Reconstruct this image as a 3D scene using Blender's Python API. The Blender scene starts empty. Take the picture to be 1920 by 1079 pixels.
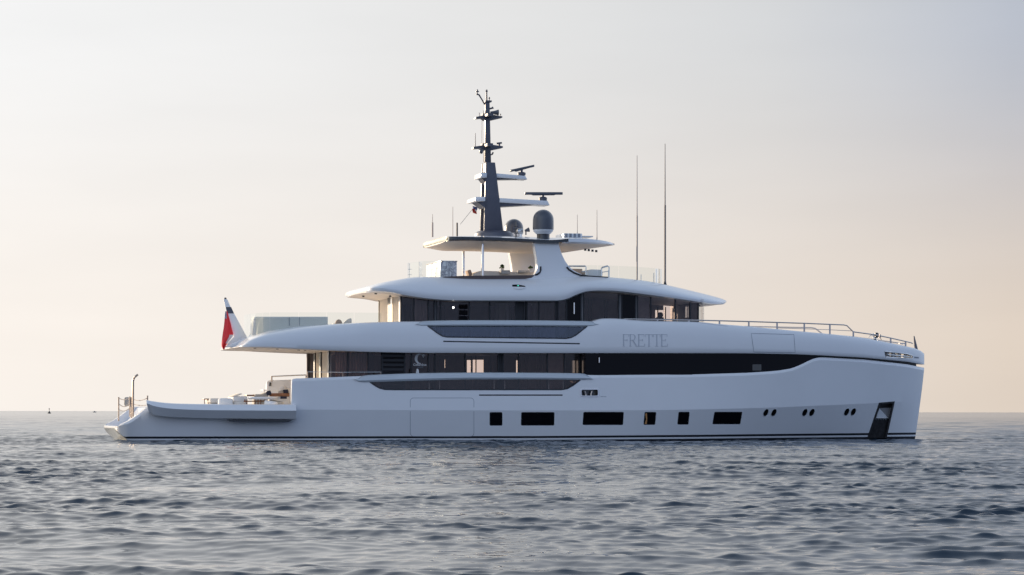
import bpy, bmesh, math, random
import numpy as np
from mathutils import Vector, Matrix

random.seed(7)
C = bpy.context.scene.collection
SC = bpy.context.scene

# ------------------------------------------------------------------ camera
DIST = 140.0            # metres from the lens to the middle of the yacht
FPX = 4821.0            # focal length in pixels of a 1920 wide picture
EYE = 1.53              # eye height above the water
HOR = 771.9             # picture row of the horizon
SLOPE = 0.00146         # the camera was held a touch off level
PSI = math.radians(14.5)  # the yacht's heading: bow swings away from the lens
CP, SP = math.cos(PSI), math.sin(PSI)

cd = bpy.data.cameras.new('camera')
cam = bpy.data.objects.new('camera', cd)
C.objects.link(cam)
cam.location = (0, -DIST, EYE)
cam.rotation_euler = (math.pi / 2, -SLOPE, 0)
cd.sensor_width = 36
cd.lens = FPX / 1920 * 36
cd.shift_y = (HOR - 539.5) / 1920
cd.clip_start = 0.5
cd.clip_end = 40000
SC.camera = cam

# ------------------------------------------------------------------ sky and sun
SUN_AZ = math.radians(-48)      # clockwise from straight ahead
SUN_EL = math.radians(9)
sun_dir = Vector((math.sin(SUN_AZ) * math.cos(SUN_EL), math.cos(SUN_AZ) * math.cos(SUN_EL), math.sin(SUN_EL)))
EXPO = 1.2
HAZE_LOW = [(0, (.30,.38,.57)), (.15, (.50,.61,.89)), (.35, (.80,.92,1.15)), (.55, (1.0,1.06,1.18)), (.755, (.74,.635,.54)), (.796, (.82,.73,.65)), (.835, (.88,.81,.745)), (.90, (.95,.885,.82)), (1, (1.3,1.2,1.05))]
HAZE_HIGH = [(0, (.33,.44,.68)), (.15, (.55,.71,1.05)), (.35, (.86,1.02,1.24)), (.55, (1.0,1.1,1.28)), (.755, (.48,.515,.59)), (.796, (.68,.69,.705)), (.835, (.78,.78,.78)), (.90, (.92,.92,.92)), (1, (1.2,1.17,1.12))]  # stops beside and behind the lens raised to light the shaded hull
SKY_FILL_UPPER = [(0, (.33,.44,.68)), (.15, (.55,.71,1.05)), (.35, (.86,1.02,1.24)), (.55, (.90,1.0,1.18)), (.755, (.58,.64,.74)), (.835, (.74,.77,.83)), (.90, (.92,.93,.95)), (1, (1.2,1.17,1.12))]  # layer added above the frame, toned to light the water
W = bpy.data.worlds.new('World')
SC.world = W
W.use_nodes = True
nt = W.node_tree
nt.nodes.clear()
wo = nt.nodes.new('ShaderNodeOutputWorld')
bg = nt.nodes.new('ShaderNodeBackground')
sky = nt.nodes.new('ShaderNodeTexSky')
sky.sky_type = 'NISHITA'
sky.sun_disc = False
sky.sun_elevation = SUN_EL
sky.sun_rotation = SUN_AZ
sky.altitude = 0
sky.air_density = 1.0
sky.dust_density = 2.5
sky.ozone_density = 1.5
hs = nt.nodes.new('ShaderNodeHueSaturation')
hs.inputs['Saturation'].default_value = 0.8
nt.links.new(sky.outputs[0], hs.inputs['Color'])
def mth(op, a, b=None, c=None):
    n = nt.nodes.new('ShaderNodeMath'); n.operation = op
    for i, v in enumerate((a, b, c)):
        if v is None: continue
        if isinstance(v, (int, float)): n.inputs[i].default_value = v
        else: nt.links.new(v, n.inputs[i])
    return n.outputs[0]
def ramp(fac, stops, k):
    n = nt.nodes.new('ShaderNodeValToRGB'); e = n.color_ramp.elements
    while len(e) < len(stops): e.new(0.5)
    for el, (p, c) in zip(e, stops):
        el.position = p; el.color = (c[0]*k, c[1]*k, c[2]*k, 1)
    nt.links.new(fac, n.inputs[0])
    return n.outputs[0]
def mix(f, a, b):
    n = nt.nodes.new('ShaderNodeMix'); n.data_type = 'RGBA'
    nt.links.new(f, n.inputs['Factor']); nt.links.new(a, n.inputs['A']); nt.links.new(b, n.inputs['B'])
    return n.outputs['Result']
# evening haze: pale towards the sun, rosy along the horizon away from it, blue behind the lens and raised there to light the hull
tcw = nt.nodes.new('ShaderNodeTexCoord')
sp = nt.nodes.new('ShaderNodeSeparateXYZ'); nt.links.new(tcw.outputs['Generated'], sp.inputs[0])
hyp = mth('SQRT', mth('MAXIMUM', mth('SUBTRACT', 1.0, mth('MULTIPLY', sp.outputs['Z'], sp.outputs['Z'])), 1e-4))
dots = mth('ADD', mth('MULTIPLY', sp.outputs['X'], math.sin(SUN_AZ)), mth('MULTIPLY', sp.outputs['Y'], math.cos(SUN_AZ)))
azf = mth('MULTIPLY_ADD', mth('DIVIDE', dots, hyp), 0.5, 0.5)
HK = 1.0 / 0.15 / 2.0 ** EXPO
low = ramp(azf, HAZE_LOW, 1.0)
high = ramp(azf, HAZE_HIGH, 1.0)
def sstep(x, a, b):
    n = nt.nodes.new('ShaderNodeMapRange'); n.interpolation_type = 'SMOOTHSTEP'
    nt.links.new(x, n.inputs['Value']); n.inputs['From Min'].default_value = a; n.inputs['From Max'].default_value = b
    return n.outputs['Result']
haze = mix(sstep(sp.outputs['Z'], .165, .40), mix(sstep(sp.outputs['Z'], .02, .155), low, high), ramp(azf, SKY_FILL_UPPER, 1.0))
# faint uneven veils in the haze, drawn out along the horizon
vm = nt.nodes.new('ShaderNodeMapping'); vm.inputs['Scale'].default_value = (5, 5, 26)
nt.links.new(tcw.outputs['Generated'], vm.inputs['Vector'])
vn = nt.nodes.new('ShaderNodeTexNoise'); vn.inputs['Scale'].default_value = 1.6; vn.inputs['Detail'].default_value = 5
nt.links.new(vm.outputs[0], vn.inputs['Vector'])
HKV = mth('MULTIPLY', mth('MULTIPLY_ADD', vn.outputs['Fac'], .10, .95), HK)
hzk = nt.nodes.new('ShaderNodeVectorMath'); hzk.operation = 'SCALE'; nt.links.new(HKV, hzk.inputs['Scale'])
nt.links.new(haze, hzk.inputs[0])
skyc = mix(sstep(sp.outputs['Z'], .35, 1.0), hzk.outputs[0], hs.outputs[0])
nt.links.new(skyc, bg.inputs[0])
bg.inputs[1].default_value = 0.15
nt.links.new(bg.outputs[0], wo.inputs[0])

sl = bpy.data.lights.new('sun', 'SUN')
sl.energy = 3.0
sl.angle = math.radians(0.6)
sl.color = (1.0, 0.80, 0.58)
so = bpy.data.objects.new('sun', sl)
C.objects.link(so)
so.rotation_euler = (-sun_dir).to_track_quat('-Z', 'Y').to_euler()

SC.view_settings.view_transform = 'Standard'
SC.view_settings.look = 'None'
SC.view_settings.exposure = EXPO
SC.view_settings.gamma = 1.0
SC.render.engine = 'CYCLES'
SC.cycles.max_bounces = 10
SC.cycles.transparent_max_bounces = 24
SC.cycles.caustics_reflective = True
SC.cycles.blur_glossy = 1.0
SC.cycles.sample_clamp_indirect = 6.0
SC.cycles.caustics_refractive = False

# ------------------------------------------------------------------ measuring
def Q(px, py, v):
    """yacht coordinates (along, across, up) of what the photo shows at (px, py), v metres across from the keel line"""
    dx, dy = px - 960.0, py - HOR
    dx, dy = dx + dy * SLOPE, dy - dx * SLOPE
    k = dx / FPX
    u = (k * (DIST + v * CP) + v * SP) / (CP - k * SP)
    y = u * SP + v * CP
    return Vector((u, v, EYE - dy / FPX * (DIST + y)))

def world(p):
    return Vector((p[0] * CP - p[1] * SP, p[0] * SP + p[1] * CP, p[2]))

def curve(pts):
    """monotone cubic through the points"""
    xs = [p[0] for p in pts]; ys = [p[1] for p in pts]
    n = len(xs)
    h = [xs[i+1]-xs[i] for i in range(n-1)]
    d = [(ys[i+1]-ys[i])/h[i] for i in range(n-1)]
    m = [d[0]] + [0 if d[i-1]*d[i] <= 0 else 2*d[i-1]*d[i]/(d[i-1]+d[i]) for i in range(1, n-1)] + [d[-1]] if n > 2 else [d[0], d[0]]
    def f(x):
        if x <= xs[0]: return ys[0]
        if x >= xs[-1]: return ys[-1]
        i = 0
        while x > xs[i+1]: i += 1
        t = (x-xs[i])/h[i]
        return ((1+2*t)*(1-t)**2*ys[i] + t*(1-t)**2*h[i]*m[i] + t*t*(3-2*t)*ys[i+1] + t*t*(t-1)*h[i]*m[i+1])
    return f

def lin(pts):
    xs = [p[0] for p in pts]; ys = [p[1] for p in pts]
    return lambda x: float(np.interp(x, xs, ys))

# ------------------------------------------------------------------ materials
def mat(name, col, rough=0.5, metal=0.0, coat=0.0, spec=0.5, noise=None, bump=None):
    m = bpy.data.materials.new(name)
    m.use_nodes = True
    t = m.node_tree
    p = t.nodes['Principled BSDF']
    p.inputs['Base Color'].default_value = (*col, 1)
    p.inputs['Roughness'].default_value = rough
    p.inputs['Metallic'].default_value = metal
    p.inputs['Coat Weight'].default_value = coat
    p.inputs['Coat Roughness'].default_value = 0.06
    p.inputs['Specular IOR Level'].default_value = spec
    tc = t.nodes.new('ShaderNodeTexCoord')
    if noise:
        sc, amt = noise
        n = t.nodes.new('ShaderNodeTexNoise'); n.inputs['Scale'].default_value = sc; n.inputs['Detail'].default_value = 5
        t.links.new(tc.outputs['Object'], n.inputs['Vector'])
        r = t.nodes.new('ShaderNodeMapRange')
        r.inputs['From Min'].default_value = 0.3; r.inputs['From Max'].default_value = 0.7
        r.inputs['To Min'].default_value = 1 - amt; r.inputs['To Max'].default_value = 1 + amt
        t.links.new(n.outputs['Fac'], r.inputs['Value'])
        mx = t.nodes.new('ShaderNodeMix'); mx.data_type = 'RGBA'; mx.blend_type = 'MULTIPLY'; mx.inputs['Factor'].default_value = 1
        mx.inputs['A'].default_value = (*col, 1)
        t.links.new(r.outputs['Result'], mx.inputs['B'])
        t.links.new(mx.outputs['Result'], p.inputs['Base Color'])
    if bump:
        sc, st = bump
        n = t.nodes.new('ShaderNodeTexNoise'); n.inputs['Scale'].default_value = sc; n.inputs['Detail'].default_value = 3
        t.links.new(tc.outputs['Object'], n.inputs['Vector'])
        b = t.nodes.new('ShaderNodeBump'); b.inputs['Strength'].default_value = 1; b.inputs['Distance'].default_value = st
        t.links.new(n.outputs['Fac'], b.inputs['Height'])
        t.links.new(b.outputs['Normal'], p.inputs['Normal'])
    return m

def glass(name, tint, refl=(0.9, 0.92, 0.95), ior=1.5, rough=0.01):
    m = bpy.data.materials.new(name)
    m.use_nodes = True
    t = m.node_tree
    t.nodes.clear()
    o = t.nodes.new('ShaderNodeOutputMaterial')
    a = t.nodes.new('ShaderNodeBsdfTransparent'); a.inputs[0].default_value = (*tint, 1)
    g = t.nodes.new('ShaderNodeBsdfGlossy'); g.inputs['Color'].default_value = (*refl, 1); g.inputs['Roughness'].default_value = rough
    lw = t.nodes.new('ShaderNodeLayerWeight'); lw.inputs['Blend'].default_value = .5
    pw = t.nodes.new('ShaderNodeMath'); pw.operation = 'POWER'; pw.inputs[1].default_value = 5
    t.links.new(lw.outputs['Facing'], pw.inputs[0])
    f0 = ((ior-1)/(ior+1))**2
    f = t.nodes.new('ShaderNodeMath'); f.operation = 'MULTIPLY_ADD'; f.inputs[1].default_value = 1-f0; f.inputs[2].default_value = f0
    t.links.new(pw.outputs[0], f.inputs[0])
    x = t.nodes.new('ShaderNodeMixShader')
    t.links.new(f.outputs[0], x.inputs[0]); t.links.new(a.outputs[0], x.inputs[1]); t.links.new(g.outputs[0], x.inputs[2])
    t.links.new(x.outputs[0], o.inputs['Surface'])
    return m

def glow(name, col, s):
    m = mat(name, col, 0.4)
    p = m.node_tree.nodes['Principled BSDF']
    p.inputs['Emission Color'].default_value = (*col, 1)
    p.inputs['Emission Strength'].default_value = s
    return m

WHITE = mat('white_gelcoat', (0.80, 0.80, 0.81), 0.22, coat=0.5, noise=(0.7, 0.012), bump=(0.55, 0.004))
CAPG = mat('pearl_grey_paint', (0.56, 0.60, 0.63), 0.22, coat=0.5)
BLACK = mat('black_gloss', (0.008, 0.008, 0.010), 0.12, coat=0.5)
BOOT = mat('black_boot_paint', (0.010, 0.010, 0.014), 0.45)
FOUL = mat('antifouling', (0.012, 0.012, 0.018), 0.6, noise=(6, 0.3))
SEAM = mat('seam_grey', (0.24, 0.26, 0.30), 0.5)
BGLASS = mat('black_window_glass', (0.003, 0.0025, 0.004), 0.04, spec=0.16)
STEEL = mat('polished_steel', (0.72, 0.70, 0.68), 0.18, metal=1.0)
GOLD = mat('polished_sunlit_gold', (0.80, 0.72, 0.58), 0.16, metal=1.0, bump=(1.6, .03))  # warm gold tint carries the low sun's reflection
DSTEEL = mat('scuffed_steel', (0.075, 0.07, 0.07), 0.34, metal=0.7, noise=(5, 0.35))
RAILS = mat('rail_steel', (0.58, 0.52, 0.48), 0.25, metal=0.9)
BRONZE = mat('bronze_post', (0.33, 0.27, 0.23), 0.38, metal=0.7)
MAST = mat('mast_grey_paint', (0.080, 0.083, 0.108), 0.38, coat=0.25, noise=(3, 0.06))
DOME = mat('radome_grey', (0.075, 0.080, 0.100), 0.30, coat=0.3)
CREAM = mat('cream_curtain', (0.70, 0.64, 0.55), 0.9, bump=(40, 0.004))
SOFFIT = mat('soffit_cream', (0.74, 0.66, 0.58), 0.5, noise=(1.2, 0.03))
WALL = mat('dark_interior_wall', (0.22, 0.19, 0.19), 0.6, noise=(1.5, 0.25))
WALLB = mat('dark_panel_and_shade', (0.018, 0.017, 0.020), 0.5)  # near-black panels; also painted shade in the open door gap
FRAME = mat('window_frame_black', (0.014, 0.013, 0.016), 0.35)
POSTG = mat('mullion_grey', (0.30, 0.29, 0.29), 0.4)
TEAK = mat('teak_deck', (0.34, 0.22, 0.13), 0.6, noise=(8, 0.2))
WOOD = mat('walnut_wood', (0.26, 0.11, 0.05), 0.45, noise=(9, 0.25))
FAB = mat('cream_fabric', (0.72, 0.66, 0.58), 0.95, bump=(60, 0.004))
FABW = mat('white_fabric', (0.80, 0.78, 0.75), 0.95, bump=(50, 0.004))
FABG = mat('greige_fabric', (0.44, 0.42, 0.39), 0.95, bump=(50, 0.004))
FABB = mat('tan_fabric', (0.46, 0.34, 0.26), 0.95, bump=(50, 0.004))
NAVY = mat('navy_fabric', (0.03, 0.035, 0.06), 0.9)
STONE = mat('white_lacquer', (0.80, 0.80, 0.80), 0.25, coat=0.3)
LEAF = mat('leaf_green', (0.06, 0.11, 0.03), 0.6)
ROPE = mat('grey_rope', (0.36, 0.32, 0.30), 0.8)
LETTER = mat('brushed_letter_grey', (0.50, 0.52, 0.56), 0.45, metal=0.2)
LOGOW = mat('white_print', (0.95, 0.95, 0.95), 0.6)
GREEN = glow('green_lamp', (0.1, 0.7, 0.5), 0.4)
LAMP = glow('deck_lamp', (1.0, 0.97, 0.9), 2.0)
GL_HOUSE = glass('saloon_tinted_glass', (0.88, 0.80, 0.77), (.88,.86,.86), 1.42)
GL_BRIDGE = glass('bridge_tinted_glass', (0.88, 0.83, 0.82), (.88,.86,.86), 1.45)
GL_BULW = glass('bulwark_glass_blue', (0.66, 0.70, 0.80), ior=1.75)
GL_BULW2 = glass('bulwark_glass_brown', (0.72, 0.66, 0.63))
GL_CLEAR = glass('clear_balustrade_glass', (0.95, 0.965, 0.96), ior=1.13)

def marble():
    m = mat('veined_marble', (0.62, 0.60, 0.60), 0.25)
    t = m.node_tree; p = t.nodes['Principled BSDF']
    tc = t.nodes.new('ShaderNodeTexCoord')
    n = t.nodes.new('ShaderNodeTexNoise'); n.inputs['Scale'].default_value = 2.6; n.inputs['Detail'].default_value = 6; n.inputs['Distortion'].default_value = 2.2
    r = t.nodes.new('ShaderNodeValToRGB')
    e = r.color_ramp.elements
    e[0].position = 0.40; e[0].color = (0.80, 0.78, 0.78, 1)
    e[1].position = 0.60; e[1].color = (0.74, 0.72, 0.72, 1)
    a = e.new(0.49); a.color = (0.25, 0.24, 0.28, 1)
    a = e.new(0.53); a.color = (0.50, 0.48, 0.50, 1)
    t.links.new(tc.outputs['Object'], n.inputs['Vector']); t.links.new(n.outputs['Fac'], r.inputs['Fac'])
    t.links.new(r.outputs['Color'], p.inputs['Base Color'])
    return m
MARBLE = marble()

# ------------------------------------------------------------------ mesh building
class MB:
    def __init__(s):
        s.v = []; s.f = []; s.m = []
    def add(s, vs, fs, mi=0):
        o = len(s.v)
        s.v += [tuple(p) for p in vs]
        for f in fs:
            s.f.append(tuple(i + o for i in f)); s.m.append(mi)
        return s
    def grid(s, P, mi=0, wrap=False, rowmat=None):
        n, m = len(P), len(P[0])
        fs = []; o = len(s.v)
        s.v += [tuple(p) for r in P for p in r]
        for i in range(n - 1):
            for j in range(m if wrap else m - 1):
                k = (j + 1) % m
                s.f.append((o + i*m + j, o + (i+1)*m + j, o + (i+1)*m + k, o + i*m + k))
                s.m.append(rowmat(i, j) if rowmat else mi)
        return s
    def box(s, a, b, mi=0):
        x0, y0, z0 = a; x1, y1, z1 = b
        return s.add([(x0,y0,z0),(x1,y0,z0),(x1,y1,z0),(x0,y1,z0),(x0,y0,z1),(x1,y0,z1),(x1,y1,z1),(x0,y1,z1)],
                     [(0,3,2,1),(4,5,6,7),(0,1,5,4),(1,2,6,5),(2,3,7,6),(3,0,4,7)], mi)
    def prism(s, A, B, mi=0):
        n = len(A)
        return s.add(list(A) + list(B), [tuple(range(n))[::-1], tuple(range(n, 2*n))] + [(i, (i+1) % n, n + (i+1) % n, n + i) for i in range(n)], mi)
    def tube(s, pts, r, n=8, mi=0, cap=True):
        pts = [Vector(p) for p in pts]
        rs = r if isinstance(r, (list, tuple)) else [r]*len(pts)
        P = []
        for i, p in enumerate(pts):
            d = (pts[min(i+1, len(pts)-1)] - pts[max(i-1, 0)]).normalized()
            a = d.cross(Vector((0, 0, 1))) if abs(d.z) < .8 else d.cross(Vector((0, 1, 0)))
            a.normalize(); b = d.cross(a)
            P.append([p + rs[i]*(a*math.cos(2*math.pi*k/n) + b*math.sin(2*math.pi*k/n)) for k in range(n)])
        o = len(s.v)
        s.grid(P, mi, wrap=True)
        if cap:
            s.f.append(tuple(o + k for k in range(n))); s.m.append(mi)
            s.f.append(tuple(o + (len(pts)-1)*n + k for k in range(n))[::-1]); s.m.append(mi)
        return s
    def lathe(s, c, prof, n=32, mi=0, axis='z'):
        P = []
        for r, h in prof:
            row = []
            for k in range(n):
                a = 2*math.pi*k/n
                if axis == 'z': row.append((c[0]+r*math.cos(a), c[1]+r*math.sin(a), c[2]+h))
                else: row.append((c[0]+h, c[1]+r*math.cos(a), c[2]+r*math.sin(a)))
            P.append(row)
        return s.grid(P, mi, wrap=True)
    def build(s, name, mats, parent=None, org=(0, 0, 0), bevel=0, seg=2, ang=32, smooth=True):
        me = bpy.data.meshes.new(name)
        o3 = Vector(org)
        me.from_pydata([tuple(Vector(p) - o3) for p in s.v], [], s.f)
        ml = mats if isinstance(mats, (list, tuple)) else [mats]
        for m_ in ml: me.materials.append(m_)
        for p, i in zip(me.polygons, s.m): p.material_index = i
        bm = bmesh.new(); bm.from_mesh(me)
        bmesh.ops.remove_doubles(bm, verts=bm.verts, dist=1e-5)
        bmesh.ops.recalc_face_normals(bm, faces=bm.faces)
        if bevel:
            es = [e for e in bm.edges if len(e.link_faces) == 2 and e.calc_face_angle(0) > 0.5]
            bmesh.ops.bevel(bm, geom=es, offset=bevel, segments=seg, profile=0.5, affect='EDGES', clamp_overlap=True)
        finish(bm, ang, smooth)
        bm.to_mesh(me); bm.free()
        ob = bpy.data.objects.new(name, me)
        C.objects.link(ob)
        if parent: ob.parent = parent
        return ob

def finish(bm, ang=32, smooth=True, along=None):
    for f in bm.faces: f.smooth = smooth
    lim = math.radians(ang)
    for e in bm.edges:
        l = lim
        if along:
            d = e.verts[1].co - e.verts[0].co
            if abs(d.x) > 3*abs(d.z): l = math.radians(along)      # keep the long chines of a hull crisp
        e.smooth = not (len(e.link_faces) == 2 and e.calc_face_angle(0) > l)

def cut(ob, cutters, ang=30, along=None):
    """take the closed cutter solids out of ob's mesh, one after the other"""
    for mb in cutters:
        c = mb.build('cutter', [WHITE], yacht)
        md = ob.modifiers.new('b', 'BOOLEAN'); md.operation = 'DIFFERENCE'; md.solver = 'EXACT'; md.object = c
        dg = bpy.context.evaluated_depsgraph_get(); dg.update()
        me = bpy.data.meshes.new_from_object(ob.evaluated_get(dg))
        ob.modifiers.remove(md)
        old = ob.data; ob.data = me; bpy.data.meshes.remove(old)
        cm = c.data
        bpy.data.objects.remove(c); bpy.data.meshes.remove(cm)
    bm = bmesh.new(); bm.from_mesh(ob.data)
    finish(bm, ang, True, along); bm.to_mesh(ob.data); bm.free()
    nm = ob.name; ob.data.name = nm

def tag(o, label=None, cat=None, group=None, kind=None):
    if label: o['label'] = label
    if cat: o['category'] = cat
    if group: o['group'] = group
    if kind: o['kind'] = kind
    return o

def thing(name, label, cat, p, group=None, rot=True):
    """an Empty at the base of a thing that stands on the yacht"""
    o = bpy.data.objects.new(name, None); C.objects.link(o)
    o.empty_display_size = 0.3
    o.location = world(p)
    if rot: o.rotation_euler = (0, 0, PSI)
    return tag(o, label, cat, group)

yacht = bpy.data.objects.new('motor_yacht', None); C.objects.link(yacht)
yacht.rotation_euler = (0, 0, PSI)
tag(yacht, 'large white motor yacht with a dark mast, lying at anchor on the sea', 'yacht')

# ------------------------------------------------------------------ lower hull
h_top = lin([(214,800),(218,798.6),(226,795.5),(240,789.5),(252,782),(262,774.5),(270,767.5),(274,764.5),(281,763),(546,762),(547.2,713.5),(549,711),(555,710),
             (590,709),(665,706),(720,704),(800,702.5),(1000,702.5),(1100,703.5),(1118,704),(1300,702.5),(1400,699.5),(1440,697),(1462,695),(1485,691),(1502,684),(1520,675),
             (1530,671.5),(1540,670.3),(1620,674.5),(1700,683.5),(1733,690)])
h_kn = curve([(214,800.3),(240,795),(281,772),(420,769),(547,768.5),(800,769.5),(1000,770),(1200,769.5),(1400,766),(1560,760),(1733,752)])
h_st = lin([(205,822),(240,819),(600,818.6),(800,818.3),(1000,818),(1300,815.8),(1460,814),(1733,811.4)])
h_bot = lin([(214,803),(218,807.5),(226,815.5),(238,824.5),(250,840),(300,870),(2000,880)])
b_k = curve([(214,2.6),(216,2.95),(220,3.3),(227,3.62),(240,3.95),(300,4.15),(547,4.30),(1150,4.30),(1300,4.17),(1420,3.75),(1520,3.1),(1600,2.3),(1660,1.5),(1700,0.85),(1725,0.30),(1733,0.08)])
b_t = curve([(214,2.55),(216,2.9),(220,3.25),(227,3.58),(240,3.9),(300,4.12),(547,4.26),(1150,4.26),(1300,4.18),(1420,3.88),(1520,3.38),(1600,2.62),(1660,1.85),(1700,1.1),(1725,0.45),(1733,0.10)])
b_w = curve([(214,2.5),(240,3.55),(300,3.8),(547,3.95),(1150,3.88),(1300,3.5),(1420,2.8),(1520,1.95),(1600,1.2),(1660,0.62),(1700,0.32),(1725,0.10),(1733,0.05)])

def stem(s, py):
    if s < 1500: return s
    return s - ((s - 1500)/233.0)**2 * 16.0 * max(0.0, (py - 690)/125.0)**1.15

def hull_b(s, py):
    yt, yk = h_top(s), h_kn(s)
    if py <= yk:
        t = min(1, max(0, (py - yt)/max(yk - yt, .1)))
        return b_t(s)*(1-t) + b_k(s)*t
    t = min(1.3, (py - yk)/max(826 - yk, 1))
    return b_k(s)*(1 - t**1.05) + b_w(s)*t**1.05

def Sh(px, py, off=0.0):
    """point on the hull side, off metres proud"""
    s = px
    for _ in range(6): s += px - stem(s, py)
    return Q(px, py, -(hull_b(s, py) + off))

sts = sorted(set([214,214.7,215.5,216.5,218,220,223,226,231,236,240,245,250,256,262,266,270,274,281] + list(range(290,546,12)) + [545.9,547.2,549,552,555] +
                 list(range(562,1440,9)) + list(range(1440,1724,7)) + [1727,1731,1733]))
rows_mat = []
P = []
for s in sts:
    yt, yk, ys, yb = h_top(s), h_kn(s), h_st(s), h_bot(s)
    ys2 = ys + 4.0; yw = ys2 + 3.2
    if s < 545.99: lip = [yt, yt + min(1.5, .2*(yk-yt)), yt + .5*(yk-yt)]
    else: lip = [yt, yt + 5, yt + .55*(yk-yt)]
    ysr = lip + [yk, yk + .35*(ys-yk), yk + .7*(ys-yk), ys, ys2, yw, yw + 10]
    n = len(ysr)
    ysr = [min(y, yb - (n-1-i)*0.25) for i, y in enumerate(ysr)]
    ysr = [max(y, yt + i*0.05) for i, y in enumerate(ysr)]
    side = []
    for i, y in enumerate(ysr):
        b = hull_b(s, y)
        if i == 0: b -= min(0.10, b*.5)         # the little ledge along the top edge
        side.append(Q(stem(s, y), y, -b))
    # below the water
    zb = min(side[-1].z, -1.6) if s > 250 else side[-1].z - .01
    side.append(Vector((side[-1].x, side[-1].y*0.75, zb)))
    loop = side + [Vector((side[-1].x, 0, zb))] + [Vector((p.x, -p.y, p.z)) for p in side[::-1]]
    P.append(loop)
nr = len(P[0])
half = 10
def rm(i, j):
    j = min(j, nr - 2 - j)
    if j >= 9 and sts[i] < 249: return 5
    if j >= 8: return 2
    if j == 6: return 1
    return 0
mb = MB().grid(P, rowmat=rm)
mb.grid([[p[0] for p in P], [p[-1] for p in P]])                          # lid
mb.grid([[P[0][j] for j in range(nr//2+1)], [P[0][nr-1-j] for j in range(nr//2+1)]])
mb.grid([[P[-1][j] for j in range(nr//2+1)], [P[-1][nr-1-j] for j in range(nr//2+1)]], rowmat=lambda i, j: rm(i, j))
hull = mb.build('hull', [WHITE, BOOT, FOUL, DSTEEL, TEAK, GOLD], yacht)

def side_cut(poly, depth, S=Sh, out=-7.5):
    A = []; B = []
    for px, py in poly:
        A.append(Q(px, py, out)); B.append(S(px, py, -depth))
    n = len(A)
    ca = sum(A, Vector())/n; cb = sum(B, Vector())/n
    fs = [(i, (i+1) % n, n + (i+1) % n, n + i) for i in range(n)]
    fs += [((i+1) % n, i, 2*n) for i in range(n)] + [(n+i, n+(i+1) % n, 2*n+1) for i in range(n)]
    return MB().add(A + B + [ca, cb], fs)

def rrect(x0, y0, x1, y1, r, sl=0.0, n=4):
    """rounded rectangle leaning sl pixels to the right at its top"""
    pts = []
    for cx, cy, a0 in ((x1-r, y0+r, -90), (x1-r, y1-r, 0), (x0+r, y1-r, 90), (x0+r, y0+r, 180)):
        for k in range(n+1):
            a = math.radians(a0 + 90*k/n)
            x, y = cx + r*math.cos(a), cy + r*math.sin(a)
            pts.append((x + sl*(1 - (y-y0)/(y1-y0)) - sl/2, y))
    return pts

def ellipse(cx, cy, rx, ry, sl, n=20):
    return [(cx + rx*math.cos(2*math.pi*k/n) - sl*math.sin(2*math.pi*k/n), cy + ry*math.sin(2*math.pi*k/n)) for k in range(n)]

WINS = [(918,773.2,942,798.6,0),(977,773.2,1039.5,798.4,0.6),(1093,772.8,1169,797.4,1.6),(1207.5,772.8,1229.5,797,2.2),(1271,772.6,1292,796.6,2.4),(1337.5,772.6,1390,796,4)]
PORTS = [(1436,774.2),(1451,774),(1509,774),(1522.3,773.8),(1587.5,773),(1600,772.6)]
ANCH = [(1648,755.5),(1678,752.8),(1663,821),(1660,838),(1620,838),(1626,821)]
low_open = [(690,708),(690,713.5),(696,718.5),(704,724),(712,728.3),(722,730.6),(740,731),(1052,731),(1064,729),(1074,723.5),(1088,713),(1088,708)]
cs = []
# cockpit between the bulwarks, open to the stern
u0, u1 = Q(288, 760, -3.9).x, Q(640, 760, -3.9).x
cs.append(MB().box((u0, -3.93, 1.72), (u1, 3.93, 9)))
# stair well between the two stern wings
ua, ub, uc = Q(196, 795, -3.4).x, Q(256, 790, -3.4).x, Q(284, 790, -3.4).x
cs.append(MB().prism([Vector((ua-2,-3.45,.72)), Vector((ub,-3.45,.76)), Vector((uc,-3.45,1.70)), Vector((u0+.05,-3.45,1.70)), Vector((u0+.05,-3.45,9)), Vector((ua-2,-3.45,9))],
                     [Vector((ua-2,3.45,.72)), Vector((ub,3.45,.76)), Vector((uc,3.45,1.70)), Vector((u0+.05,3.45,1.70)), Vector((u0+.05,3.45,9)), Vector((ua-2,3.45,9))]))
# side decks behind the bulwark windows
ut0, ut1 = Q(660, 720, -4).x, Q(1112, 720, -4).x
cs.append(MB().box((ut0, -4.08, 2.55), (ut1, 4.08, 9)))
A = side_cut(low_open, 0.7)
cs.append(A)
B = MB(); B.v = [(p[0], -p[1], p[2]) for p in A.v]; B.f = list(A.f); B.m = list(A.m); cs.append(B)
for w in WINS: cs.append(side_cut(rrect(*w[:4], 2.2, w[4]), 0.07))
for x, y in PORTS: cs.append(side_cut(ellipse(x, y, 4.3, 6.6, 2.3), 0.10))
cs.append(side_cut(rrect(1090.5,731.2,1121,742.4,2), 0.35))
cs.append(side_cut(rrect(898,740,1055,742.6,1), 0.05))
cs.append(side_cut(ANCH, 0.45))
cut(hull, cs, 30, 4.5)

def panel(poly, S, off, th=0.02):
    """a thin plate lying on the surface S over polygon poly"""
    return MB().prism([S(x, y, off) for x, y in poly], [S(x, y, off - th) for x, y in poly])

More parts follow.
